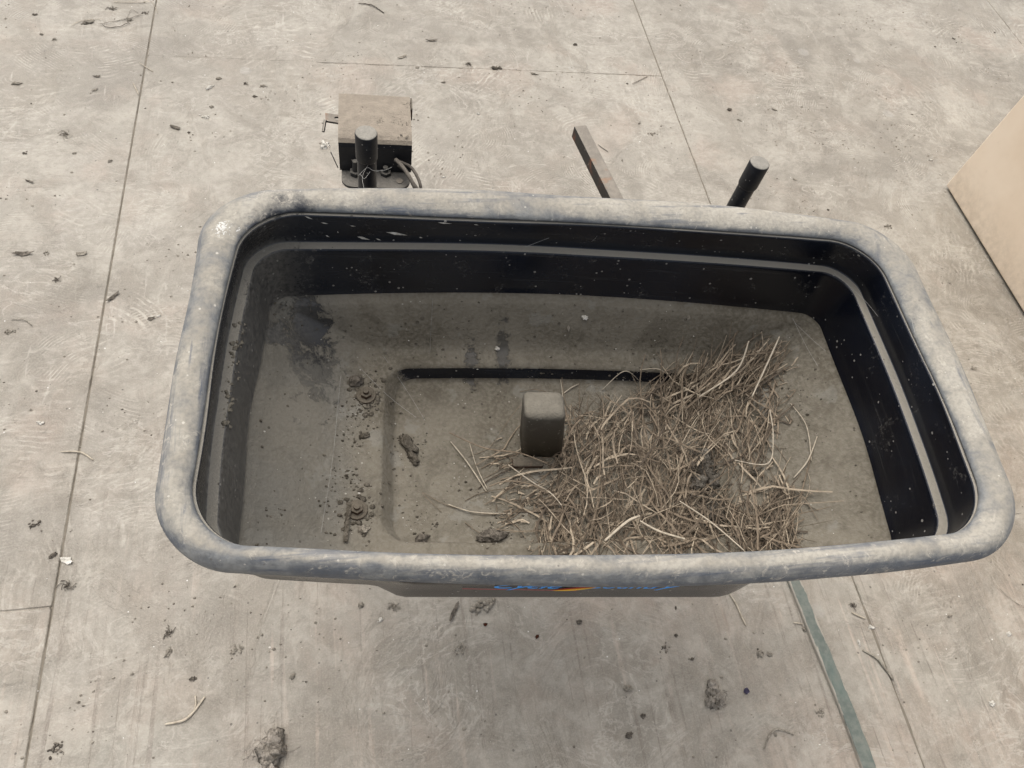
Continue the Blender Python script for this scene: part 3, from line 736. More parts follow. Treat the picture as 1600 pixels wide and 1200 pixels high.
# notched tab to the left, thin bent strip below it, rusty edge at the right
def plate_poly(name, pts2, z, th_, mat, parent):
    V = [H2W(x, y, z) for x, y in pts2]+[H2W(x, y, z-th_) for x, y in pts2]; n = len(pts2)
    F = [tuple(range(n)), tuple(range(2*n-1, n-1, -1))]+[(i, i+n, (i+1) % n+n, (i+1) % n) for i in range(n)]
    return mesh_obj(name, V, F, mat, parent)
V = []; F = []; st = random.Random(4)
CL = [(.083, D_-.016), (.092, D_-.026), (.072, .038), (.078, .030), (.05, .034), (.088, .032), (.077, .004), (.03, .05)]
for k in range(90):
    c_ = st.choice(CL); r_ = st.uniform(.0005, .0017); p = H2W(c_[0]+st.gauss(0, .004), max(.005, c_[1]+st.gauss(0, .004)), ZT+.0004)
    b0 = len(V)
    for j in range(5): V.append(p+Vector((math.cos(j*1.257)*r_*st.uniform(.7, 1.2), math.sin(j*1.257)*r_, -.0006)))
    V.append(p+Vector((0, 0, r_*.6)))
    for j in range(5): F.append((b0+j, b0+(j+1) % 5, b0+5))
tag(mesh_obj('dust_clumps', V, F, MT['clod'], housing), kind='stuff')
yy = D_*.53
plate_poly('mounting_tab', [(.002, yy-.002), (-.016, yy+.001), (-.017, yy+.0155), (.002, yy+.013), (.002, yy+.009), (-.004, yy+.0095), (-.006, yy+.007), (-.004, yy+.0045), (.002, yy+.004)], .486, .0025, MT['bar'], housing)
V = []; F = []; tube(V, F, [H2W(-.0165, yy+.002, .486), H2W(-.019, yy-.012, .480)], .0018, 6); mesh_obj('bent_tab', V, F, MT['black'], housing)
bm = bmesh.new(); add_box(bm, H2W(W_+.0016, D_-.016, .492), (.002, .020, .018), rz=math.atan2(ux.y, ux.x)); bm_obj('rusty_tab', bm, MT['rust'], housing)
# plate below
def rounded(x0, x1, y0, y1, r, k=6):
    out = []
    for cx, cy, a0 in ((x1-r, y0+r, -90), (x1-r, y1-.001, 0), (x0+r, y1-.001, 90), (x0+r, y0+r, 180)):
        if a0 in (0, 90): out.append((x1 if a0 == 0 else x0, y1)); continue
        for i in range(k+1):
            an = math.radians(a0+90*i/k); out.append((cx+r*math.cos(an), cy+r*math.sin(an)))
    return out
mp = plate_poly('mounting_plate', rounded(.002, W_-.002, -.030, D_*.6, .014), .450, .0035, MT['plate'], spreader)
bm = bmesh.new(); h_ = H2W(W_*.83, -.018, .4506); add_cyl(bm, h_, h_+Vector((0, 0, .0006)), .0042, n=20); bm_obj('light_hole', bm, MT['floor'], mp)
bm = bmesh.new(); h_ = H2W(.019, -.008, .45)
add_cyl(bm, h_, h_+Vector((0, 0, .006)), .0072, n=6, bev=.0005); add_cyl(bm, h_+Vector((0, 0, -.02)), h_+Vector((0, 0, .022)), .0036, n=16, bev=.0012)
bm_obj('bolt', bm, MT['plate'], mp)
bm = bmesh.new(); h_ = H2W(.056, -.006, .45)
add_cyl(bm, h_, h_+Vector((0, 0, .005)), .007, n=6, bev=.0005); add_cyl(bm, h_, h_+Vector((0, 0, .012)), .0034, n=16, bev=.001)
bm_obj('bolt', bm, MT['plate'], mp)
bm = bmesh.new(); c0 = H2W(W_/2, D_/2, 0); add_cyl(bm, (c0.x, c0.y, .33), (c0.x, c0.y, .46), .026, n=32, bev=.003); bm_obj('motor_can', bm, MT['black'], spreader, smooth=False)
bm = bmesh.new(); e2_ = H2W(.03, -.02, .44); add_box(bm, ((e2_.x+pl.x)/2, (e2_.y+pl.y)/2-.0, .4425), (.03, (e2_.y-pl.y)+.03, .006)); bm_obj('support_arm', bm, MT['black'], spreader)
for k, (P_) in enumerate((((618, 249, .475), (630, 262, .473), (641, 279, .468), (650, 300, .455), (652, 330, .42)),
                          ((616, 250, .474), (640, 260, .468), (652, 276, .462), (658, 296, .452), (660, 330, .42)),
                          ((622, 258, .470), (634, 268, .465), (645, 285, .460), (655, 303, .452), (656, 335, .42)))):
    V = []; F = []; tube(V, F, spline([onz(*q_) for q_ in P_]), .0021 if k else .0026, 8); mesh_obj('wire', V, F, MT['wire'], spreader, smooth=True)
V = []; F = []
def webline(pts, r=.0002): tube(V, F, spline(pts, 4), r, 3)
webline([onz(507, 219, .47), onz(517, 238, .468), onz(528, 262, .452)], .0007)
mesh_obj('loose_lead', V, F, MT['black'], spreader)
V = []; F = []
for pts in (((579, 248), (570, 262), (566, 275), (570, 296)), ((560, 270), (573, 258), (582, 262), (592, 264)), ((588, 262), (600, 262), (612, 257)), ((563, 268), (569, 275), (578, 264))):
    V = []; F = []; webline([onz(x, y, .545)+Vector((0, -.004, 0)) for x, y in pts]); mesh_obj('cobweb', V, F, MT['web'], spreader)
V = []; F = []
def inweb(pts, lift=.004, r=.00016): 
    ps = [hit_in(x, y, lift) for x, y in pts]; webline(ps, r)
for pts in (((600, 560), (640, 620), (664, 660)), ((533, 590), (528, 640), (520, 720), (502, 835)), ((1236, 500), (1255, 540), (1275, 575)), ((1240, 508), (1268, 535), (1288, 552)),
            ((820, 390), (868, 372), (935, 352)), ((944, 345), (932, 372), (922, 382)), ((1415, 470), (1420, 500), (1431, 545)), ((1300, 430), (1345, 470), (1370, 500)), ((676, 470), (672, 540), (671, 590)), ((560, 575), (605, 620), (650, 655))):
    V = []; F = []; inweb(pts); mesh_obj('cobweb', V, F, MT['web'], spreader)
# scratches and splashes of white on the far wall
V = []; F = []
for (x0, y0), (x1, y1), wd in (((476, 337), (489, 342), 1.0), ((501, 347), (513, 349), .8), ((558, 369), (578, 374), 2.0), ((587, 372), (596, 375), 1.0), ((603, 362), (637, 367), 2.2), ((684, 347), (706, 349), 1.0), ((509, 367), (515, 370), 1.2), ((655, 370), (660, 371), 1.2), ((547, 352), (556, 353), .8), ((527, 361), (529, 363), 1.1), ((740, 350), (748, 351), .7)):
    a_, b_ = hit_in(x0, y0), hit_in(x1, y1); t_ = (b_-a_); u_ = Vector((0, 0, 1)); o_ = Vector((0, -.0006, 0)); V = []; F = []; n = 0; hw = wd*.0009
    V += [a_+o_, (a_*.6+b_*.4)+o_+u_*hw, b_+o_, (a_*.6+b_*.4)+o_-u_*hw]; F.append((n, n+1, n+2, n+3)); mesh_obj('scuff', V, F, MT['pale'], shell)

# ------------------------------------------------------------------ tan chest at the right edge
bm = bmesh.new(); add_box(bm, (1.421+.30, 1.172-.55, .006+.45), (.60, 1.10, .90), bev=.004)
chest = link(bpy.data.objects.new('chest', None)); chest.location = (1.721, .622, 0)
bm_obj('chest_body', bm, MT['tan'], chest)
bm = bmesh.new(); add_box(bm, (1.721, .622, .917), (.625, 1.125, .018), bev=.004); bm_obj('chest_lid', bm, MT['tan'], chest)
bm = bmesh.new(); add_box(bm, (1.721, .622, .003), (.58, 1.08, .006)); bm_obj('chest_base', bm, MT['black'], chest)
tag(chest, 'tall scuffed tan painted chest standing at the right edge of the floor', 'chest')

# ------------------------------------------------------------------ green lath
def build_lath():
    cl = [onz(x, y, .007) for x, y in ((1196, 796), (1243.7, 911), (1287, 1017), (1332, 1127), (1359, 1199), (1384, 1265), (1420, 1360))]
    cl = spline(cl, 8); V = []; F = []; hw = .0110; uv = []
    for i, p in enumerate(cl):
        t = (cl[min(i+1, len(cl)-1)]-cl[max(i-1, 0)]).normalized(); s = Vector((t.y, -t.x, 0))
        j = mnoise.noise(p*40)*.0009; k = mnoise.noise(p*40+Vector((5, 5, 5)))*.0009
        for q_, z in ((-hw+j, .0003), (-hw+j, .0062), (-hw+.001+j, .0072), (hw-.001+k, .0072), (hw+k, .0062), (hw+k, .0003)):
            V.append(Vector((p.x, p.y, 0))+s*q_+Vector((0, 0, z)))
    n = 6
    for i in range(len(cl)-1):
        for j in range(n): F.append((i*n+j, i*n+(j+1) % n, (i+1)*n+(j+1) % n, (i+1)*n+j))
    F.append(tuple(range(n))); F.append(tuple((len(cl)-1)*n+j for j in range(n-1, -1, -1)))
    o = mesh_obj('wooden_lath', V, F, MT['lath'], origin=(cl[0].x, cl[0].y, 0))
    ul = o.data.uv_layers.new(name='UVMap'); us = (0, 0, .05, .95, 1, 1)
    for l in o.data.loops: ul.data[l.index].uv = (us[l.vertex_index % 6], (l.vertex_index//6)/len(cl))
    tag(o, 'thin wooden lath with chipped pale green paint lying on the plywood', 'wood strip')
build_lath()

# ------------------------------------------------------------------ straw
def in_poly(x, y, P):
    c = False; j = len(P)-1
    for i in range(len(P)):
        if (P[i][1] > y) != (P[j][1] > y) and x < (P[j][0]-P[i][0])*(y-P[i][1])/(P[j][1]-P[i][1])+P[i][0]: c = not c
        j = i
    return c
# outlines of the pile on the pan, photo pixels; density, heap height (m), preferred angle in the picture
ZONES = [
    (((885, 655), (960, 640), (1040, 605), (1110, 595), (1118, 700), (1075, 745), (1070, 862), (835, 864), (855, 800), (870, 720)), 960, .024, None),
    (((1010, 610), (1130, 565), (1190, 535), (1218, 535), (1222, 570), (1170, 620), (1100, 655)), 230, .020, -44),
    (((1100, 610), (1205, 595), (1215, 660), (1185, 720), (1105, 735)), 130, .012, -75),
    (((1060, 745), (1130, 790), (1180, 800), (1240, 775), (1240, 800), (1245, 850), (1200, 862), (1040, 864)), 300, .015, None),
    (((1150, 690), (1225, 740), (1235, 800), (1160, 810)), 50, .009, None),
    (((770, 700), (880, 690), (870, 850), (790, 820)), 44, .006, -20),
]
def pix_of(p):
    v = RW.T @ (np.array(p)-np.array([0, 0, CAM_H])); return 800+v[0]*FOC/-v[2], 600-v[1]*FOC/-v[2]
V = []; F = []
def strand(c, ang, L, r, flat, lift, V, F, n=4):
    bend = random.gauss(0, .13)
    k = max(4, int(L/.011)); d = Vector((math.cos(ang), math.sin(ang), 0)); s = Vector((-d.y, d.x, 0)); pts = []
    kink = random.uniform(.2, .8) if random.random() < .4 else None; kd = random.uniform(-.9, .9); b2 = random.gauss(0, .10)
    tilt = random.uniform(-.20, .20); sag_ = random.uniform(-.05, .05)
    for i in range(k+1):
        t = i/k-.5; q_ = c+d*(t*L)+s*(L*(bend*(t*t*4-1)*.5+b2*t*(t*t*4-1)))
        if kink and i/k > kink: q_ += s*((i/k-kink)*L*kd)
        pts.append(q_)
    h0 = floor_h(c.x, c.y); ha = floor_h(pts[0].x, pts[0].y); hb = floor_h(pts[-1].x, pts[-1].y)
    if max(h0, ha, hb) > .470: return False
    res = []
    for i, p in enumerate(pts):
        t = i/k-.5; h = floor_h(p.x, p.y); h_line = ha+(hb-ha)*(t+.5)
        res.append(Vector((p.x, p.y, max(h+.001, max(h, h_line*.7+h*.3)+lift+tilt*t*L+sag_*L*(1-4*t*t)))))
    w = [r*(.6+.4*math.sin(math.pi*min(1, .1+.85*i/k))) for i in range(k+1)]
    tube(V, F, res, w, n, flat)
    return True
for poly, cnt, hh, pref in ZONES:
    xs_ = [p[0] for p in poly]; ys_ = [p[1] for p in poly]; made = 0
    cxp, cyp = sum(xs_)/len(xs_), sum(ys_)/len(ys_)
    while made < cnt:
        x, y = random.uniform(min(xs_), max(xs_)), random.uniform(min(ys_), max(ys_)+8)
        if not in_poly(x, y, poly): continue
        c0 = hit_in(x, y); rel = math.hypot((x-cxp)/(max(xs_)-min(xs_)), (y-cyp)/(max(ys_)-min(ys_)))*2
        lift = max(.001, random.random()**1.1*hh*(1-.75*min(1, rel)**2))
        if pref is None: an = random.choice([random.uniform(0, math.pi), random.gauss(.9, .5), random.gauss(1.25, .4)])
        else: an = math.radians(-pref)+random.gauss(0, .38)
        L = random.choice([random.uniform(.015, .035), random.uniform(.025, .065), random.uniform(.04, .085)])
        made += bool(strand(c0, an, L, *random.choice([(.00028, .8), (.00034, .7), (.00042, .6), (.0005, .5), (.0007, .35), (.0011, .18)]), lift, V, F))
for _ in range(900):                                     # broken chaff between and around the stems
    z_ = random.choice(ZONES[:4]+ZONES[-1:])[0]; px_, py_ = random.choice(z_); m_ = random.random()**.7
    cx_, cy_ = sum(p[0] for p in z_)/len(z_), sum(p[1] for p in z_)/len(z_)
    x_, y_ = cx_+(px_-cx_)*m_*1.12+random.gauss(0, 12), cy_+(py_-cy_)*m_*1.05+random.gauss(0, 10)
    if not (770 < x_ < 1290 and 520 < y_ < 866): continue
    strand(hit_in(x_, y_), random.uniform(0, 3.14), random.uniform(.003, .011), random.choice([.0003, .0006, .0009]), .4, random.uniform(.0003, .004), V, F)
pile = mesh_obj('straw_pile', V, F, MT['straw'], origin=tuple(hit_in(1000, 720)))
tag(pile, 'tangled heap of dry brown straw lying in the right half of the hopper', 'straw', kind='stuff')

# single long stalks that stand out: photo pixel polylines on the hopper floor
STALKS = [
 ([(702, 676), (757, 700), (812, 708), (855, 724)], 1.2, 'long pale straw stalk reaching left of the black cover in the hopper'),
 ([(704, 690), (730, 722), (760, 768)], 1.0, 'straight straw stalk slanting down left of the rusty gate tab'),
 ([(733, 690), (745, 730), (762, 765)], .7, 'thin straw crossing the stalk left of the rusty gate tab'),
 ([(764, 760), (790, 752), (822, 755), (860, 768)], 1.0, 'gently arched straw left of the pile, below the gate tab'),
 ([(794, 726), (830, 752), (860, 770), (878, 790)], .8, 'straw stalk running down from the gate tab into the pile'),
 ([(700, 788), (740, 800), (805, 803)], .8, 'thin straw lying level on the pan near the near rim, left of the pile'),
 ([(726, 816), (757, 834), (800, 818), (822, 842)], .6, 'wavy thin straw just behind the near rim, left of the pile'),
 ([(876, 593), (881, 640), (879, 690), (874, 710)], .9, 'upright straw leaning against the right side of the black cover'),
 ([(880, 615), (892, 606), (904, 600)], .9, 'short straw tip beside the top of the black cover'),
 ([(812, 612), (840, 609), (875, 620)], .6, 'curved straw lying across the top edge of the black cover'),
 ([(1000, 578), (1030, 577), (1057, 598)], .8, 'curved straw above the pile on the far slope'),
 ([(940, 610), (975, 580), (998, 594)], .7, 'short slanting straw behind the pile near the dark step'),
 ([(1064, 735), (1100, 755), (1145, 790), (1170, 806)], 1.5, 'thick pale stalk lying over the thin part of the pile'),
 ([(1062, 783), (1110, 815), (1165, 862)], 1.1, 'straight stalk slanting down to the near rim'),
 ([(1148, 719), (1200, 724), (1208, 680), (1203, 640)], .8, 'bent straw making a square corner at the right of the pile'),
 ([(1200, 620), (1222, 630), (1243, 610), (1232, 612)], .6, 'looped thin straw at the upper right of the pile'),
 ([(1235, 630), (1260, 665), (1268, 720)], .8, 'curved straw at the far right of the pile'),
 ([(1277, 682), (1262, 720), (1240, 747)], 1.0, 'forked straw tip nearest the right wall of the hopper'),
 ([(1270, 700), (1255, 760), (1240, 810), (1222, 840)], 1.0, 'long arched straw on the right rim of the pile'),
 ([(1218, 526), (1198, 570), (1175, 620)], 1.3, 'thick stalk leaning on the far slope at the right end'),
 ([(1170, 533), (1150, 580), (1092, 620)], 1.3, 'thick stalk leaning out of the pile toward the far slope'),
 ([(1142, 550), (1110, 590), (1060, 640)], 1.2, 'stalk rising diagonally from the pile centre to the far slope'),
 ([(945, 845), (980, 815), (1000, 806)], 1.9, 'broad flat straw piece near the near rim'),
 ([(1000, 814), (1030, 830), (1070, 842)], 1.7, 'second broad straw piece, right of the broad flat one near the near rim'),
 ([(920, 650), (938, 700), (932, 800)], .8, 'long thin straw lying down the middle of the pile'),
 ([(878, 590), (884, 630), (900, 652)], .6, 'thin straw at the upper left corner of the pile'),
 ([(690, 800), (660, 770), (700, 790), (760, 803), (800, 800)], .4, 'hair thin straw left of the pile near the near rim'),
 ([(1195, 690), (1210, 650), (1180, 590), (1165, 560)], .6, 'thin curved straw up the right side of the pile'),
]
def isect(px, py, lift): return hit_in(px, py, lift)
for i, (pp, wd, lab) in enumerate(STALKS):
    V = []; F = []
    inpile = any(in_poly(sum(p[0] for p in pp)/len(pp), sum(p[1] for p in pp)/len(pp), z[0]) for z in ZONES)
    pts = spline([onz(x, y, hit_in(x, y).z+(.026 if inpile else .0015+.002*(k % 2))) for k, (x, y) in enumerate(pp)], 7)
    r = .0008*wd; m = len(pts); tube(V, F, pts, [r*(.6+.4*math.sin(math.pi*(.15+.75*j/m))) for j in range(m)], 6, .55)
    o = mesh_obj('straw_stalk', V, F, MT['straw' if wd < .7 else 'strawp'] if i % 3 else MT['straw'], origin=tuple(pts[0]), smooth=True)
    tag(o, lab, 'straw stalk', 'single straw stalks in the hopper')

# ------------------------------------------------------------------ lumps, chips and twigs
def lump_mesh(c, sx, sy, sz, seed, rough=.45, rz=0., V=None, F=None, sub=3):
    bm = bmesh.new(); bmesh.ops.create_icosphere(bm, subdivisions=sub, radius=1)
    base = len(V); cz, sn = math.cos(rz), math.sin(rz)
    for v in bm.verts:
        n = v.co.normalized(); q_ = n*1.6+Vector((seed*3.1, seed*1.7, seed))
        k = 1+rough*mnoise.noise(q_)+rough*.6*mnoise.noise(q_*2.7)+rough*.35*mnoise.noise(q_*6)
        x, y, z = n.x*k*sx, n.y*k*sy, max(-.2, n.z*k)*sz
        V.append(Vector((c[0]+x*cz-y*sn, c[1]+x*sn+y*cz, c[2]+z)))
    bm.verts.index_update()
    for f in bm.faces: F.append(tuple(base+v.index for v in f.verts))
    bm.free()
def flake_mesh(c, sx, sy, rz, seed, V, F, curl=.3):
    n = 11; base = len(V); st = random.Random(seed); cz, sn = math.cos(rz), math.sin(rz)
    rs = [st.uniform(.6, 1.1) for _ in range(n)]
    for lay in (1, 0):
        for i in range(n):
            a = 2*math.pi*i/n; x, y = math.cos(a)*rs[i]*sx, math.sin(a)*rs[i]*sy
            z = curl*(x*x/sx)*.9+.0008+lay*.0007
            V.append(Vector((c[0]+x*cz-y*sn, c[1]+x*sn+y*cz, c[2]+z)))
    F.append(tuple(base+i for i in range(n))); F.append(tuple(base+n+i for i in range(n-1, -1, -1)))
    for i in range(n): j = (i+1) % n; F.append((base+i, base+n+i, base+n+j, base+j))
PX = .00118
def thing_px(kind, px, py, size, asp, ang, mat, label, cat, name, seed):
    c = onz(px, py, 0); s = size*PX*.44; V = []; F = []
    if kind == 'lump':
        s *= .9; lump_mesh((c.x, c.y, s*.1), s*.85, s*asp*.85, min(s, s*asp)*.6, seed, 1.0, ang, V, F)
        st = random.Random(seed)
        for k in range(4 if size > 8 else 1):
            t_ = st.uniform(-.8, .8); lump_mesh((c.x+math.cos(ang)*s*t_+st.gauss(0, s*asp*.25), c.y+math.sin(ang)*s*t_+st.gauss(0, s*asp*.3), s*.05), s*.32, s*.25, s*.25, seed+k*7, 1.0, st.random()*3, V, F, 2)
    elif kind == 'flake':
        flake_mesh((c.x, c.y, 0), s, s*asp, ang, seed, V, F)
    elif kind == 'crumbs':
        st = random.Random(seed)
        for k in range(22):
            r = s*st.uniform(.08, .26); x = c.x+st.gauss(0, s*.42); y = c.y+st.gauss(0, s*.42*asp)
            lump_mesh((x, y, r*.3), r, r*st.uniform(.6, 1), r*.8, seed+k, .5, st.random()*3, V, F, 1)
    elif kind == 'tuft':
        st = random.Random(seed); lump_mesh((c.x, c.y, 0), s*.45, s*.35*asp, s*.3, seed, .6, ang, V, F, 2)
        for k in range(12):
            a = st.random()*6.28; L = s*st.uniform(.6, 1.6); p0 = Vector((c.x+st.gauss(0, s*.2), c.y+st.gauss(0, s*.2), s*.15))
            p1 = p0+Vector((math.cos(a), math.sin(a), 0))*L*.5+Vector((0, 0, s*st.uniform(.05, .35))); p2 = p0+Vector((math.cos(a+.6), math.sin(a+.6), 0))*L; p2.z = .001
            tube(V, F, spline([p0, p1, p2], 3), .0005, 3)
    o = mesh_obj(name, V, F, MT[mat], origin=(c.x, c.y, 0), smooth=(kind != 'flake'))
    tag(o, label, cat); return o
G = 'bits of dirt lying on the plywood'
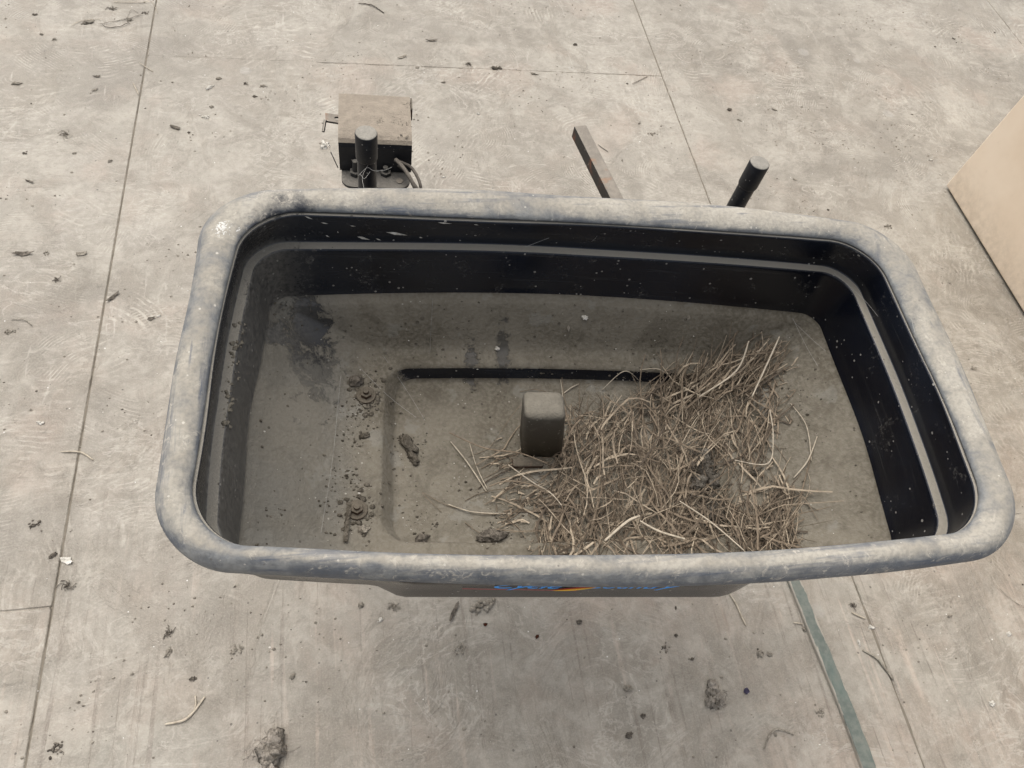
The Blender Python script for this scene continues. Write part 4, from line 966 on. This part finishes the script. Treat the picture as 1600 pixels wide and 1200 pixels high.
DEB = [
 ('lump', 138, 35, 26, .5, .5, 'clod', 'long grey dirt clod at the start of the root strands, top left', 'dirt clod', 'dirt_clod'),
 ('tuft', 175, 14, 16, .8, 0, 'dark', 'bristly root clump left of the top left seam, at the photo top edge', 'root clump', 'root_clump'),
 ('tuft', 201, 32, 14, .9, 0, 'clod', 'small root clump on the rootlets below the bristly one, top left', 'root clump', 'root_clump'),
 ('crumbs', 226, 20, 16, .7, 0, 'dark', 'dark crumbs against the seam at the top left', 'crumbs', 'dirt_crumbs'),
 ('lump', 54, 23, 12, .5, .1, 'dark', 'dark flat clod high in the top left corner', 'dirt clod', 'dirt_clod'),
 ('lump', 85, 62, 9, .8, .5, 'clod', 'small round clod below the long grey clod, top left', 'dirt clod', 'dirt_clod'),
 ('lump', 65, 54, 8, .9, 0, 'clod', 'tiny clod left of the small round clod, top left', 'dirt clod', 'dirt_clod'),
 ('lump', 26, 131, 17, .5, .15, 'clod', 'oblong brown clod at the left edge, level with the motor top', 'dirt clod', 'dirt_clod'),
 ('flake', 152, 120, 17, .4, .15, 'dark', 'dark leaf shaped flake left of the seam', 'flake', 'bark_flake'),
 ('flake', 149, 141, 14, .4, .6, 'clod', 'pale brown flake just below the dark leaf shaped flake', 'flake', 'bark_flake'),
 ('lump', 328, 137, 22, .33, .7, 'pale', 'pale chalky stick shaped chip right of the left seam', 'chip', 'pale_chip'),
 ('lump', 342, 123, 12, .7, .7, 'clod', 'clod touching the upper end of the pale stick shaped chip', 'dirt clod', 'dirt_clod'),
 ('tuft', 384, 131, 10, .7, 0, 'dark', 'dark bristly bit left of the crumbly brown clod', 'dirt bit', 'dirt_bit'),
 ('crumbs', 412, 135, 20, .6, 0, 'clod', 'crumbly brown clod between the pale chip and the motor', 'dirt clod', 'dirt_clod'),
 ('lump', 398, 151, 9, .9, 0, 'dark', 'round dark pellet below the crumbly brown clod', 'pellet', 'dirt_pellet'),
 ('lump', 331, 167, 9, .9, .4, 'clod', 'small clod above the heap of pale grit', 'dirt clod', 'dirt_clod'),
 ('crumbs', 322, 183, 20, .5, 0, 'pale', 'heap of pale grit above the hopper corner', 'grit', 'grit_heap'),
 ('flake', 274, 200, 26, .45, -.4, 'dark', 'dark bark piece lying right of the left seam', 'bark', 'bark_flake'),
 ('lump', 295, 207, 7, .8, 0, 'dark', 'dark pellet touching the right end of the dark bark piece', 'pellet', 'dirt_pellet'),
 ('tuft', 103, 210, 20, .6, 0, 'clod', 'flattened tuft of roots left of the seam', 'root clump', 'root_clump'),
 ('lump', 39, 240, 10, .5, -.2, 'dark', 'small dark clod left of the tuft of roots, near the left edge', 'dirt clod', 'dirt_clod'),
 ('lump', 116, 240, 8, .6, .2, 'clod', 'little clod below the flattened tuft of roots', 'dirt clod', 'dirt_clod'),
 ('lump', 172, 252, 9, .8, .8, 'clod', 'lone round clod close to the left seam', 'dirt clod', 'dirt_clod'),
 ('flake', 46, 284, 18, .3, -.4, 'dark', 'narrow dark sliver at the left above the bark crumbs', 'sliver', 'wood_sliver'),
 ('lump', 508, 228, 22, .9, .4, 'pale', 'whitish rounded pebble left of the motor plate', 'pebble', 'pebble'),
 ('flake', 674, 64, 30, .25, .08, 'dark', 'long dark flake with pale ends above the motor', 'flake', 'bark_flake'),
 ('flake', 628, 90, 26, .35, .5, 'clod', 'grey brown flake tilted above the motor', 'flake', 'bark_flake'),
 ('lump', 899, 70, 11, .8, .3, 'dark', 'dark rough lump above the square bar', 'dirt clod', 'dirt_clod'),
 ('tuft', 734, 101, 14, .6, 0, 'dark', 'dark clump on the cross seam', 'dirt clump', 'dirt_clump'),
 ('lump', 775, 107, 32, .14, -.02, 'dark', 'long dark dirt streak filling the cross seam', 'dirt streak', 'dirt_streak'),
 ('lump', 835, 116, 18, .35, -.3, 'clod', 'rolled clod just under the cross seam', 'dirt clod', 'dirt_clod'),
 ('lump', 652, 106, 8, .8, 0, 'clod', 'small clod left of the cross seam clump', 'dirt clod', 'dirt_clod'),
 ('lump', 693, 129, 9, .8, 0, 'clod', 'pale brown clod to the right of the motor', 'dirt clod', 'dirt_clod'),
 ('lump', 980, 131, 6, .8, 0, 'dark', 'dark dot at the end of the short twig by the right seam', 'dirt bit', 'dirt_bit'),
 ('lump', 747, 178, 8, .8, 0, 'pale', 'white pebble between the motor and the square bar', 'pebble', 'pebble'),
 ('lump', 693, 277, 9, .5, .3, 'pale', 'white chip just above the far rim', 'chip', 'pale_chip'),
 ('crumbs', 1019, 209, 22, .5, 0, 'clod', 'scatter of crumbs left of the right seam', 'crumbs', 'dirt_crumbs'),
 ('lump', 999, 193, 8, .6, 1, 'dark', 'dark bit above the scatter of crumbs', 'dirt bit', 'dirt_bit'),
 ('lump', 1140, 172, 13, .8, 0, 'dark', 'dark clod above the right post', 'dirt clod', 'dirt_clod'),
 ('lump', 1155, 188, 13, .4, -.6, 'clod', 'thin brown clod beside the dark clod above the right post', 'dirt clod', 'dirt_clod'),
 ('flake', 1210, 172, 18, .3, -.4, 'clod', 'brown sliver up and right of the right post', 'sliver', 'wood_sliver'),
 ('flake', 1242, 281, 12, .5, -.3, 'clod', 'tan flake below right of the right post cap', 'flake', 'bark_flake'),
 ('flake', 1490, 61, 13, .5, -.5, 'dark', 'dark flake near the top right corner', 'flake', 'bark_flake'),
 ('lump', 1461, 73, 6, .8, 0, 'dark', 'dark dot left of the dark flake in the top right', 'dirt bit', 'dirt_bit'),
 ('flake', 1554, 51, 8, .6, -.5, 'dark', 'small dark chip nearest the top right corner', 'chip', 'dark_chip'),
 ('lump', 1425, 179, 8, .4, 0, 'dark', 'flat dark bit far behind the right hopper corner', 'dirt bit', 'dirt_bit'),
 ('lump', 1454, 250, 12, .5, 0, 'pale', 'pale lump left of the chest corner', 'lump', 'pale_chip'),
 ('lump', 1469, 273, 7, .8, 0, 'pale', 'small pale chip nearest the chest corner', 'chip', 'pale_chip'),
 ('lump', 1294, 328, 6, .9, 0, 'dark', 'single dark pellet just behind the far rim at right', 'pellet', 'dirt_pellet'),
 ('crumbs', 1388, 354, 20, .6, 0, 'clod', 'brown crumbs off the right rear hopper corner', 'crumbs', 'dirt_crumbs'),
 ('flake', 1521, 576, 16, .4, 0, 'clod', 'brown flake right of the hopper, below the chest', 'flake', 'bark_flake'),
 ('flake', 37, 397, 34, .3, .05, 'dark', 'long dark bark strip at the left edge', 'bark', 'bark_flake'),
 ('crumbs', 72, 396, 14, .9, 0, 'clod', 'pale crumbs right of the long bark strip', 'crumbs', 'dirt_crumbs'),
 ('flake', 127, 397, 20, .5, .3, 'clod', 'ragged brown flake left of the seam', 'flake', 'bark_flake'),
 ('tuft', 89, 438, 11, .8, 0, 'dark', 'small dark tuft below the ragged brown flake', 'dirt clump', 'dirt_clump'),
 ('flake', 177, 465, 26, .3, .9, 'dark', 'dark sliver lying across the left seam', 'sliver', 'wood_sliver'),
 ('flake', 237, 498, 14, .5, .3, 'dark', 'dark flake left of the hopper rim', 'flake', 'bark_flake'),
 ('lump', 248, 494, 8, .6, .3, 'pale', 'pale chip touching the dark flake left of the rim', 'chip', 'pale_chip'),
 ('crumbs', 15, 518, 18, .7, 0, 'clod', 'mixed crumbs at the left edge below the bark strip', 'crumbs', 'dirt_crumbs'),
 ('lump', 63, 661, 11, .6, -.3, 'pale', 'bright white chip left of the seam', 'chip', 'pale_chip'),
 ('crumbs', 56, 820, 20, .8, 0, 'dark', 'dark crumbs at the lower left', 'crumbs', 'dirt_crumbs'),
 ('flake', 104, 876, 18, .6, -.3, 'pale', 'white flake lying by the lower end of the left seam', 'chip', 'pale_chip'),
 ('lump', 83, 868, 11, .6, .6, 'dark', 'dark clod left of the white flake by the seam', 'dirt clod', 'dirt_clod'),
 ('tuft', 105, 915, 18, .6, .8, 'dark', 'dark tuft with grit right of the seam junction', 'dirt clump', 'dirt_clump'),
 ('tuft', 263, 990, 13, 1, 0, 'dark', 'dark fibrous bit in the lower left foreground', 'dirt clump', 'dirt_clump'),
 ('lump', 263, 1020, 13, .6, 1.2, 'clod', 'clod with a pale top below the dark fibrous bit', 'dirt clod', 'dirt_clod'),
 ('crumbs', 369, 1014, 20, .8, 0, 'clod', 'crumb scatter below the left part of the near rim', 'crumbs', 'dirt_crumbs'),
 ('lump', 301, 1061, 9, .7, 0, 'dark', 'dark pellet above the forked straw', 'pellet', 'dirt_pellet'),
 ('lump', 457, 1057, 9, .8, .8, 'clod', 'little clod right of the forked straw', 'dirt clod', 'dirt_clod'),
 ('crumbs', 88, 1168, 20, 1, 0, 'dark', 'dark crumbs in the bottom left corner', 'crumbs', 'dirt_crumbs'),
 ('lump', 564, 946, 10, .8, .4, 'clod', 'brown clod below the near rim, left of the tuft', 'dirt clod', 'dirt_clod'),
 ('lump', 595, 968, 8, .8, .4, 'pale', 'whitish bit between the brown clod and the tuft below the rim', 'chip', 'pale_chip'),
 ('tuft', 616, 948, 16, .9, .4, 'clod', 'loose tuft of roots below the near rim', 'root clump', 'root_clump'),
 ('flake', 709, 956, 30, .28, 1.05, 'dark', 'dark splinter below the near rim', 'splinter', 'wood_sliver'),
 ('crumbs', 755, 947, 42, .5, 0, 'clod', 'wide patch of crumbs under the red stripe', 'crumbs', 'dirt_crumbs'),
 ('crumbs', 722, 1014, 18, .9, 0, 'clod', 'small crumb patch below the dark splinter', 'crumbs', 'dirt_crumbs'),
 ('lump', 758, 976, 6, .9, 0, 'reddot', 'dark red bit right of the dark splinter', 'flake', 'rust_flake'),
 ('lump', 839, 995, 7, .7, .6, 'reddot', 'rusty flake below the yellow flame mark', 'flake', 'rust_flake'),
 ('lump', 905, 972, 9, .8, 0, 'dark', 'dark clod below the middle of the near rim', 'dirt clod', 'dirt_clod'),
 ('crumbs', 1038, 1013, 14, 1, 0, 'dark', 'cluster of black crumbs below the lettering', 'crumbs', 'dirt_crumbs'),
 ('lump', 1056, 993, 6, .9, 0, 'dark', 'black pellet above right of the black crumb cluster', 'pellet', 'dirt_pellet'),
 ('lump', 1056, 950, 6, .6, 1.3, 'dark', 'thin black bit nearest the rim below the lettering', 'dirt bit', 'dirt_bit'),
 ('lump', 1082, 1030, 7, .6, .4, 'dark', 'black bit right of the crumb cluster', 'dirt bit', 'dirt_bit'),
 ('lump', 1005, 1119, 8, .8, 0, 'dark', 'round black pellet near the bottom centre', 'pellet', 'dirt_pellet'),
 ('lump', 983, 1149, 11, .8, .4, 'dark', 'dark clod at the bottom centre', 'dirt clod', 'dirt_clod'),
 ('lump', 981, 1076, 12, .8, 0, 'clod', 'soft brown clod above the round black pellet', 'dirt clod', 'dirt_clod'),
 ('flake', 1166, 1080, 12, .8, 0, 'purple', 'flat dark purple chip left of the green lath', 'chip', 'purple_chip'),
 ('tuft', 1333, 947, 11, .8, 0, 'dark', 'dark tuft between the lath and the right seam', 'dirt clump', 'dirt_clump'),
 ('lump', 1361, 980, 8, .9, 0, 'pale', 'pale lump on the right seam', 'lump', 'pale_chip'),
 ('lump', 1342, 1005, 10, .5, 1.5, 'pale', 'white chip left of the crooked root', 'chip', 'pale_chip'),
 ('lump', 1187, 1022, 13, .7, .4, 'clod', 'brown clod left of the green lath', 'dirt clod', 'dirt_clod'),
 ('lump', 1203, 1023, 9, .8, 0, 'clod', 'smaller brown clod between the brown clod and the lath', 'dirt clod', 'dirt_clod'),
 ('crumbs', 1281, 1113, 18, 1, 0, 'clod', 'crumbly heap touching the left side of the green lath', 'crumbs', 'dirt_crumbs'),
 ('lump', 1256, 983, 10, .6, 1.9, 'clod', 'clod lying against the left edge of the lath', 'dirt clod', 'dirt_clod'),
 ('lump', 1576, 991, 9, .8, 0, 'pale', 'white bit at the right edge below the hopper corner', 'chip', 'pale_chip'),
 ('lump', 1484, 963, 9, .5, .1, 'clod', 'low clod below the right hopper corner', 'dirt clod', 'dirt_clod'),
 ('lump', 1549, 1099, 11, .8, 0, 'pale', 'white blob in the lower right', 'chip', 'pale_chip'),
]
for i, (k, px, py, s, asp, an, m, lab, cat, nm) in enumerate(DEB):
    thing_px(k, px, py, s, asp, an, m, lab, cat, nm, i+1)
# two dung lumps with fibres
def dung(px, py, s, label, seed):
    c = onz(px, py, 0); V = []; F = []; st = random.Random(seed); r = s*PX*.5
    for k in range(9): lump_mesh((c.x+st.gauss(0, r*.35), c.y+st.gauss(0, r*.45), r*.15), r*st.uniform(.3, .55), r*st.uniform(.3, .55), r*.5, seed+k, .7, st.random()*3, V, F, 3)
    for k in range(30):
        a = st.random()*6.28; L = r*st.uniform(.3, .8); p0 = Vector((c.x+st.gauss(0, r*.4), c.y+st.gauss(0, r*.45), r*st.uniform(.2, .6)))
        tube(V, F, [p0, p0+Vector((math.cos(a)*L*.5, math.sin(a)*L*.5, r*.1)), p0+Vector((math.cos(a+.4)*L, math.sin(a+.4)*L, -r*.05))], .0006, 3)
    tag(mesh_obj('dung_lump', V, F, MT['dung'], origin=(c.x, c.y, 0), smooth=True), label, 'dung')
dung(425, 1176, 42, 'large grey fibrous dung lump at the bottom edge', 31); dung(1117, 1091, 27, 'small fibrous dung lump left of the purple chip', 47)

TW = [
 ([(258, 1132), (286, 1126), (302, 1113), (320, 1089)], 2.0, 'strawp', 'pale forked straw curving up in the lower left foreground', [(302, 1113), (306, 1100), (305, 1087)]),
 ([(95, 706), (126, 707), (146, 719)], 1.5, 'strawp', 'pale curved twig lying across the left seam', None),
 ([(17, 499), (38, 500), (50, 509)], 1.0, 'clod', 'brown curved twig at the left edge', None),
 ([(218, 99), (239, 112)], 1.1, 'strawp', 'straight straw crossing the upper part of the left seam', None),
 ([(208, 130), (217, 148)], 1.0, 'strawp', 'short straw left of the upper left seam', None),
 ([(111, 40), (130, 32), (160, 30)], .8, 'strawp', 'pale rootlet by the long grey clod', None),
 ([(155, 38), (180, 33), (205, 28), (222, 22)], .9, 'clod', 'brown rootlet joining the two root clumps', [(198, 30), (205, 15), (216, 20)]),
 ([(175, 3), (210, 4), (238, 3)], 1.0, 'strawp', 'straw along the top edge beside the left seam', [(238, 3), (243, 12), (246, 20)]),
 ([(480//3, 118//3), (170, 43), (190, 41), (200, 36)], 1.0, 'dark', 'dark root below the rootlets in the top left', None),
 ([(1135, 921), (1149, 942), (1158, 962), (1166, 978)], 1.6, 'strawp', 'pale straw with a knotted end below the near rim', None),
 ([(1330, 957), (1352, 967)], 1.5, 'strawp', 'short straight straw like a matchstick by the right seam', None),
 ([(1348, 1016), (1369, 1028), (1384, 1046), (1396, 1062)], 2.6, 'clod', 'crooked brown root reaching the right seam', None),
 ([(1194, 1170), (1203, 1148), (1217, 1140), (1240, 1148)], 1.6, 'clod', 'bent brown root left of the lath near the bottom', None),
 ([(560, 5), (580, 8), (600, 20)], 1.8, 'dark', 'dark twig at the top edge above the motor', None),
 ([(988, 131), (1000, 125), (1012, 119)], 1.2, 'clod', 'short brown twig left of the right seam', None),
 ([(1240, 973), (1254, 975)], 1.3, 'strawp', 'stubby straw touching the left of the lath', None),
 ([(934, 226), (950, 237)], 1.0, 'dark', 'short dark twig beside the square bar', None),
 ([(1555, 915), (1585, 940), (1600, 948)], .5, 'clod', 'faint fibre at the right edge below the hopper', None),
]
for pp, wd, m, lab, fork in TW:
    V = []; F = []; pts = spline([onz(x, y, .0016) for x, y in pp], 6); n = len(pts)
    for k, p in enumerate(pts): p.z += abs(mnoise.noise(p*60))*.003
    tube(V, F, pts, [.00085*wd*(.55+.5*math.sin(math.pi*(.1+.8*k/n))+.25*mnoise.noise(pts[k]*200)) for k in range(n)], 6, .7)
    if fork: tube(V, F, spline([onz(x, y, .002) for x, y in fork], 5), .0005*wd, 5, .7)
    tag(mesh_obj('straw_stalk' if m == 'strawp' else 'twig', V, F, MT[m], origin=tuple(pts[0]), smooth=True), lab, 'straw stalk' if m == 'strawp' else 'twig')

# ---- uncountable specks over the floor
V = []; F = []; mats = []
def speck_field(n, fn, sizes, name, mat, kind_label):
    V = []; F = []
    for i in range(n):
        c = fn()
        if c is None: continue
        r = random.choice(sizes)*random.uniform(.6, 1.3); b = len(V); a = random.random()*6.28
        k = 5; top = Vector((c.x, c.y, c.z+r*random.uniform(.5, .9)))
        for j in range(k):
            t = a+2*math.pi*j/k; q_ = random.uniform(.6, 1.2)
            V.append(Vector((c.x+math.cos(t)*r*q_, c.y+math.sin(t)*r*q_*.8, c.z-.0002)))
        V.append(top+Vector((random.uniform(-.3, .3)*r, random.uniform(-.3, .3)*r, 0)))
        for j in range(k): F.append((b+j, b+(j+1) % k, b+k))
    o = mesh_obj(name, V, F, mat, origin=(0, 0, 0)); tag(o, kind='stuff'); tag(o, kind_label, 'crumbs'); return o
cl_c = [(random.uniform(-1.2, 1.9), random.uniform(-.3, 2.6)) for _ in range(130)]
def ffloor():
    if random.random() < .55:
        c = random.choice(cl_c); return Vector((c[0]+random.gauss(0, .035), c[1]+random.gauss(0, .03), 0))
    return Vector((random.uniform(-1.2, 1.9), random.uniform(-.3, 2.6), 0))
speck_field(5200, ffloor, (.0008, .001, .0014, .0022, .003), 'dirt_grains', MT['clod'], 'fine brown dirt grains scattered over the plywood floor')
speck_field(1500, ffloor, (.0007, .001, .0014, .0022), 'dark_grains', MT['dark'], 'fine dark grains scattered over the plywood floor')
speck_field(750, ffloor, (.0007, .0009, .0012, .0019), 'white_flecks', MT['pale'], 'tiny white flecks scattered over the plywood floor')
cin = [(random.uniform(420, 1280), random.uniform(480, 850)) for _ in range(45)]+[(562, 605), (575, 625), (552, 660), (560, 790), (545, 745), (640, 700), (660, 815), (770, 830), (550, 690), (565, 640)]*3
def fin():
    if random.random() < .7: c = random.choice(cin); x, y = c[0]+random.gauss(0, 14), c[1]+random.gauss(0, 14)
    else: x, y = random.uniform(400, 1380), random.uniform(470, 855)
    p = hit_in(x, y)
    return p if p.z < .49 else None
speck_field(1500, fin, (.0006, .0009, .0013, .002), 'hopper_grains', MT['clodin'], 'dull brown grit scattered over the hopper floor')
speck_field(160, fin, (.0006, .0008, .0012), 'hopper_flecks', MT['pale'], 'tiny white flecks scattered over the hopper floor')
# dirt caked on the left ledge
V = []; F = []
for k in range(70):
    t = random.random()**.8; x = 366-14*t+random.gauss(0, 3); y = 500+170*t; x = 370-16*(y-545)/105+random.gauss(0, 4.5); p = hit_in(x, y)
    if .53 < p.z < .56: r = random.choice((.0005, .0008, .0011, .0016, .0022)); lump_mesh((p.x, p.y, p.z), r, r, r*.32, k, .9, 0, V, F, 2)
if V: tag(mesh_obj('caked_dirt', V, F, MT['shell'], origin=tuple(hit_in(358, 600)), smooth=True), 'caked dirt along the left ledge inside the hopper', 'dirt')

# lumps inside the hopper
def inlump(px, py, s, asp, an, mat, name, label, cat, seed, tuft=False):
    c = hit_in(px, py); r = s*.00065*.5; V = []; F = []
    if tuft:
        st = random.Random(seed)
        for k in range(6): lump_mesh((c.x+st.gauss(0, r*.4), c.y+st.gauss(0, r*.3), c.z+r*.1), r*.45, r*.35, r*.35, seed+k, .8, st.random()*3, V, F, 3)
        for k in range(46):
            a = st.gauss(an, .8); L = r*st.uniform(.6, 1.5); p0 = Vector((c.x+st.gauss(0, r*.4), c.y+st.gauss(0, r*.3), c.z+r*st.uniform(.1, .5)))
            tube(V, F, spline([p0, p0+Vector((math.cos(a)*L*.5, math.sin(a)*L*.5, r*.2)), p0+Vector((math.cos(a+.5)*L, math.sin(a+.5)*L, 0))], 3), .0003, 3)
    else: lump_mesh((c.x, c.y, c.z+r*.1), r, r*asp, r*min(asp, .7), seed, .6, an, V, F)
    tag(mesh_obj(name, V, F, MT[mat], origin=tuple(c), smooth=True), label, cat)
inlump(1103, 748, 70, 1, 1.8, 'fluff', 'down_clump', 'grey downy fluff caught in the straw at the thin middle', 'fluff', 3, True)
inlump(1120, 800, 62, 1, 1.6, 'fluff', 'feather_tuft', 'grey feathery tuft below the downy fluff in the straw', 'feather', 9, True)
inlump(637, 694, 40, .45, -1.1, 'clodin', 'dirt_clod', 'leaf wrapped clod left of the black cover', 'dirt clod', 5)
inlump(645, 716, 28, .5, -.9, 'clodin', 'dirt_clod', 'second clod just below the leaf wrapped clod', 'dirt clod', 6)
inlump(555, 597, 26, .8, .3, 'dark', 'dirt_clod', 'dark clod beside the upper rusty bolt', 'dirt clod', 7)
inlump(568, 827, 14, .9, 0, 'clod', 'pebble', 'tan pebble below the lower rusty bolt', 'pebble', 8)
inlump(570, 681, 16, .6, .4, 'clodin', 'dirt_clod', 'small clod between the two rusty bolts', 'dirt clod', 12)
inlump(1181, 737, 22, .8, .2, 'clodin', 'dirt_clod', 'greenish clod under the right side of the straw', 'dirt clod', 13)
inlump(770, 838, 50, .35, 0, 'dark', 'dirt_clod', 'dark crumbly dirt against the near rim left of the straw', 'dirt clod', 14)
inlump(660, 842, 22, .7, .3, 'dark', 'dirt_clod', 'dark clod near the near rim, left of the crumbly dirt', 'dirt clod', 15)
inlump(914, 496, 11, .9, 0, 'pale', 'pale_chip', 'white dropping on the middle of the far slope', 'dropping', 16)
inlump(777, 545, 9, .9, 0, 'pale', 'pale_chip', 'white dropping on the far slope left of the middle', 'dropping', 17)
inlump(1076, 496, 14, .35, 1.2, 'clod', 'husk', 'slim husk on the far slope, right of the white dropping', 'husk', 18)
inlump(888, 512, 16, .3, 1.5, 'clod', 'husk', 'slim husk on the far slope, left of the white dropping', 'husk', 19)
V = []; F = []; tube(V, F, [hit_in(547, 790, .006), hit_in(543, 815, .004), hit_in(540, 848, .003)], .0022, 6, .4)
tag(mesh_obj('wood_sliver', V, F, MT['clodin'], origin=tuple(hit_in(547, 790))), 'grey wood sliver standing beside the lower rusty bolt', 'sliver')
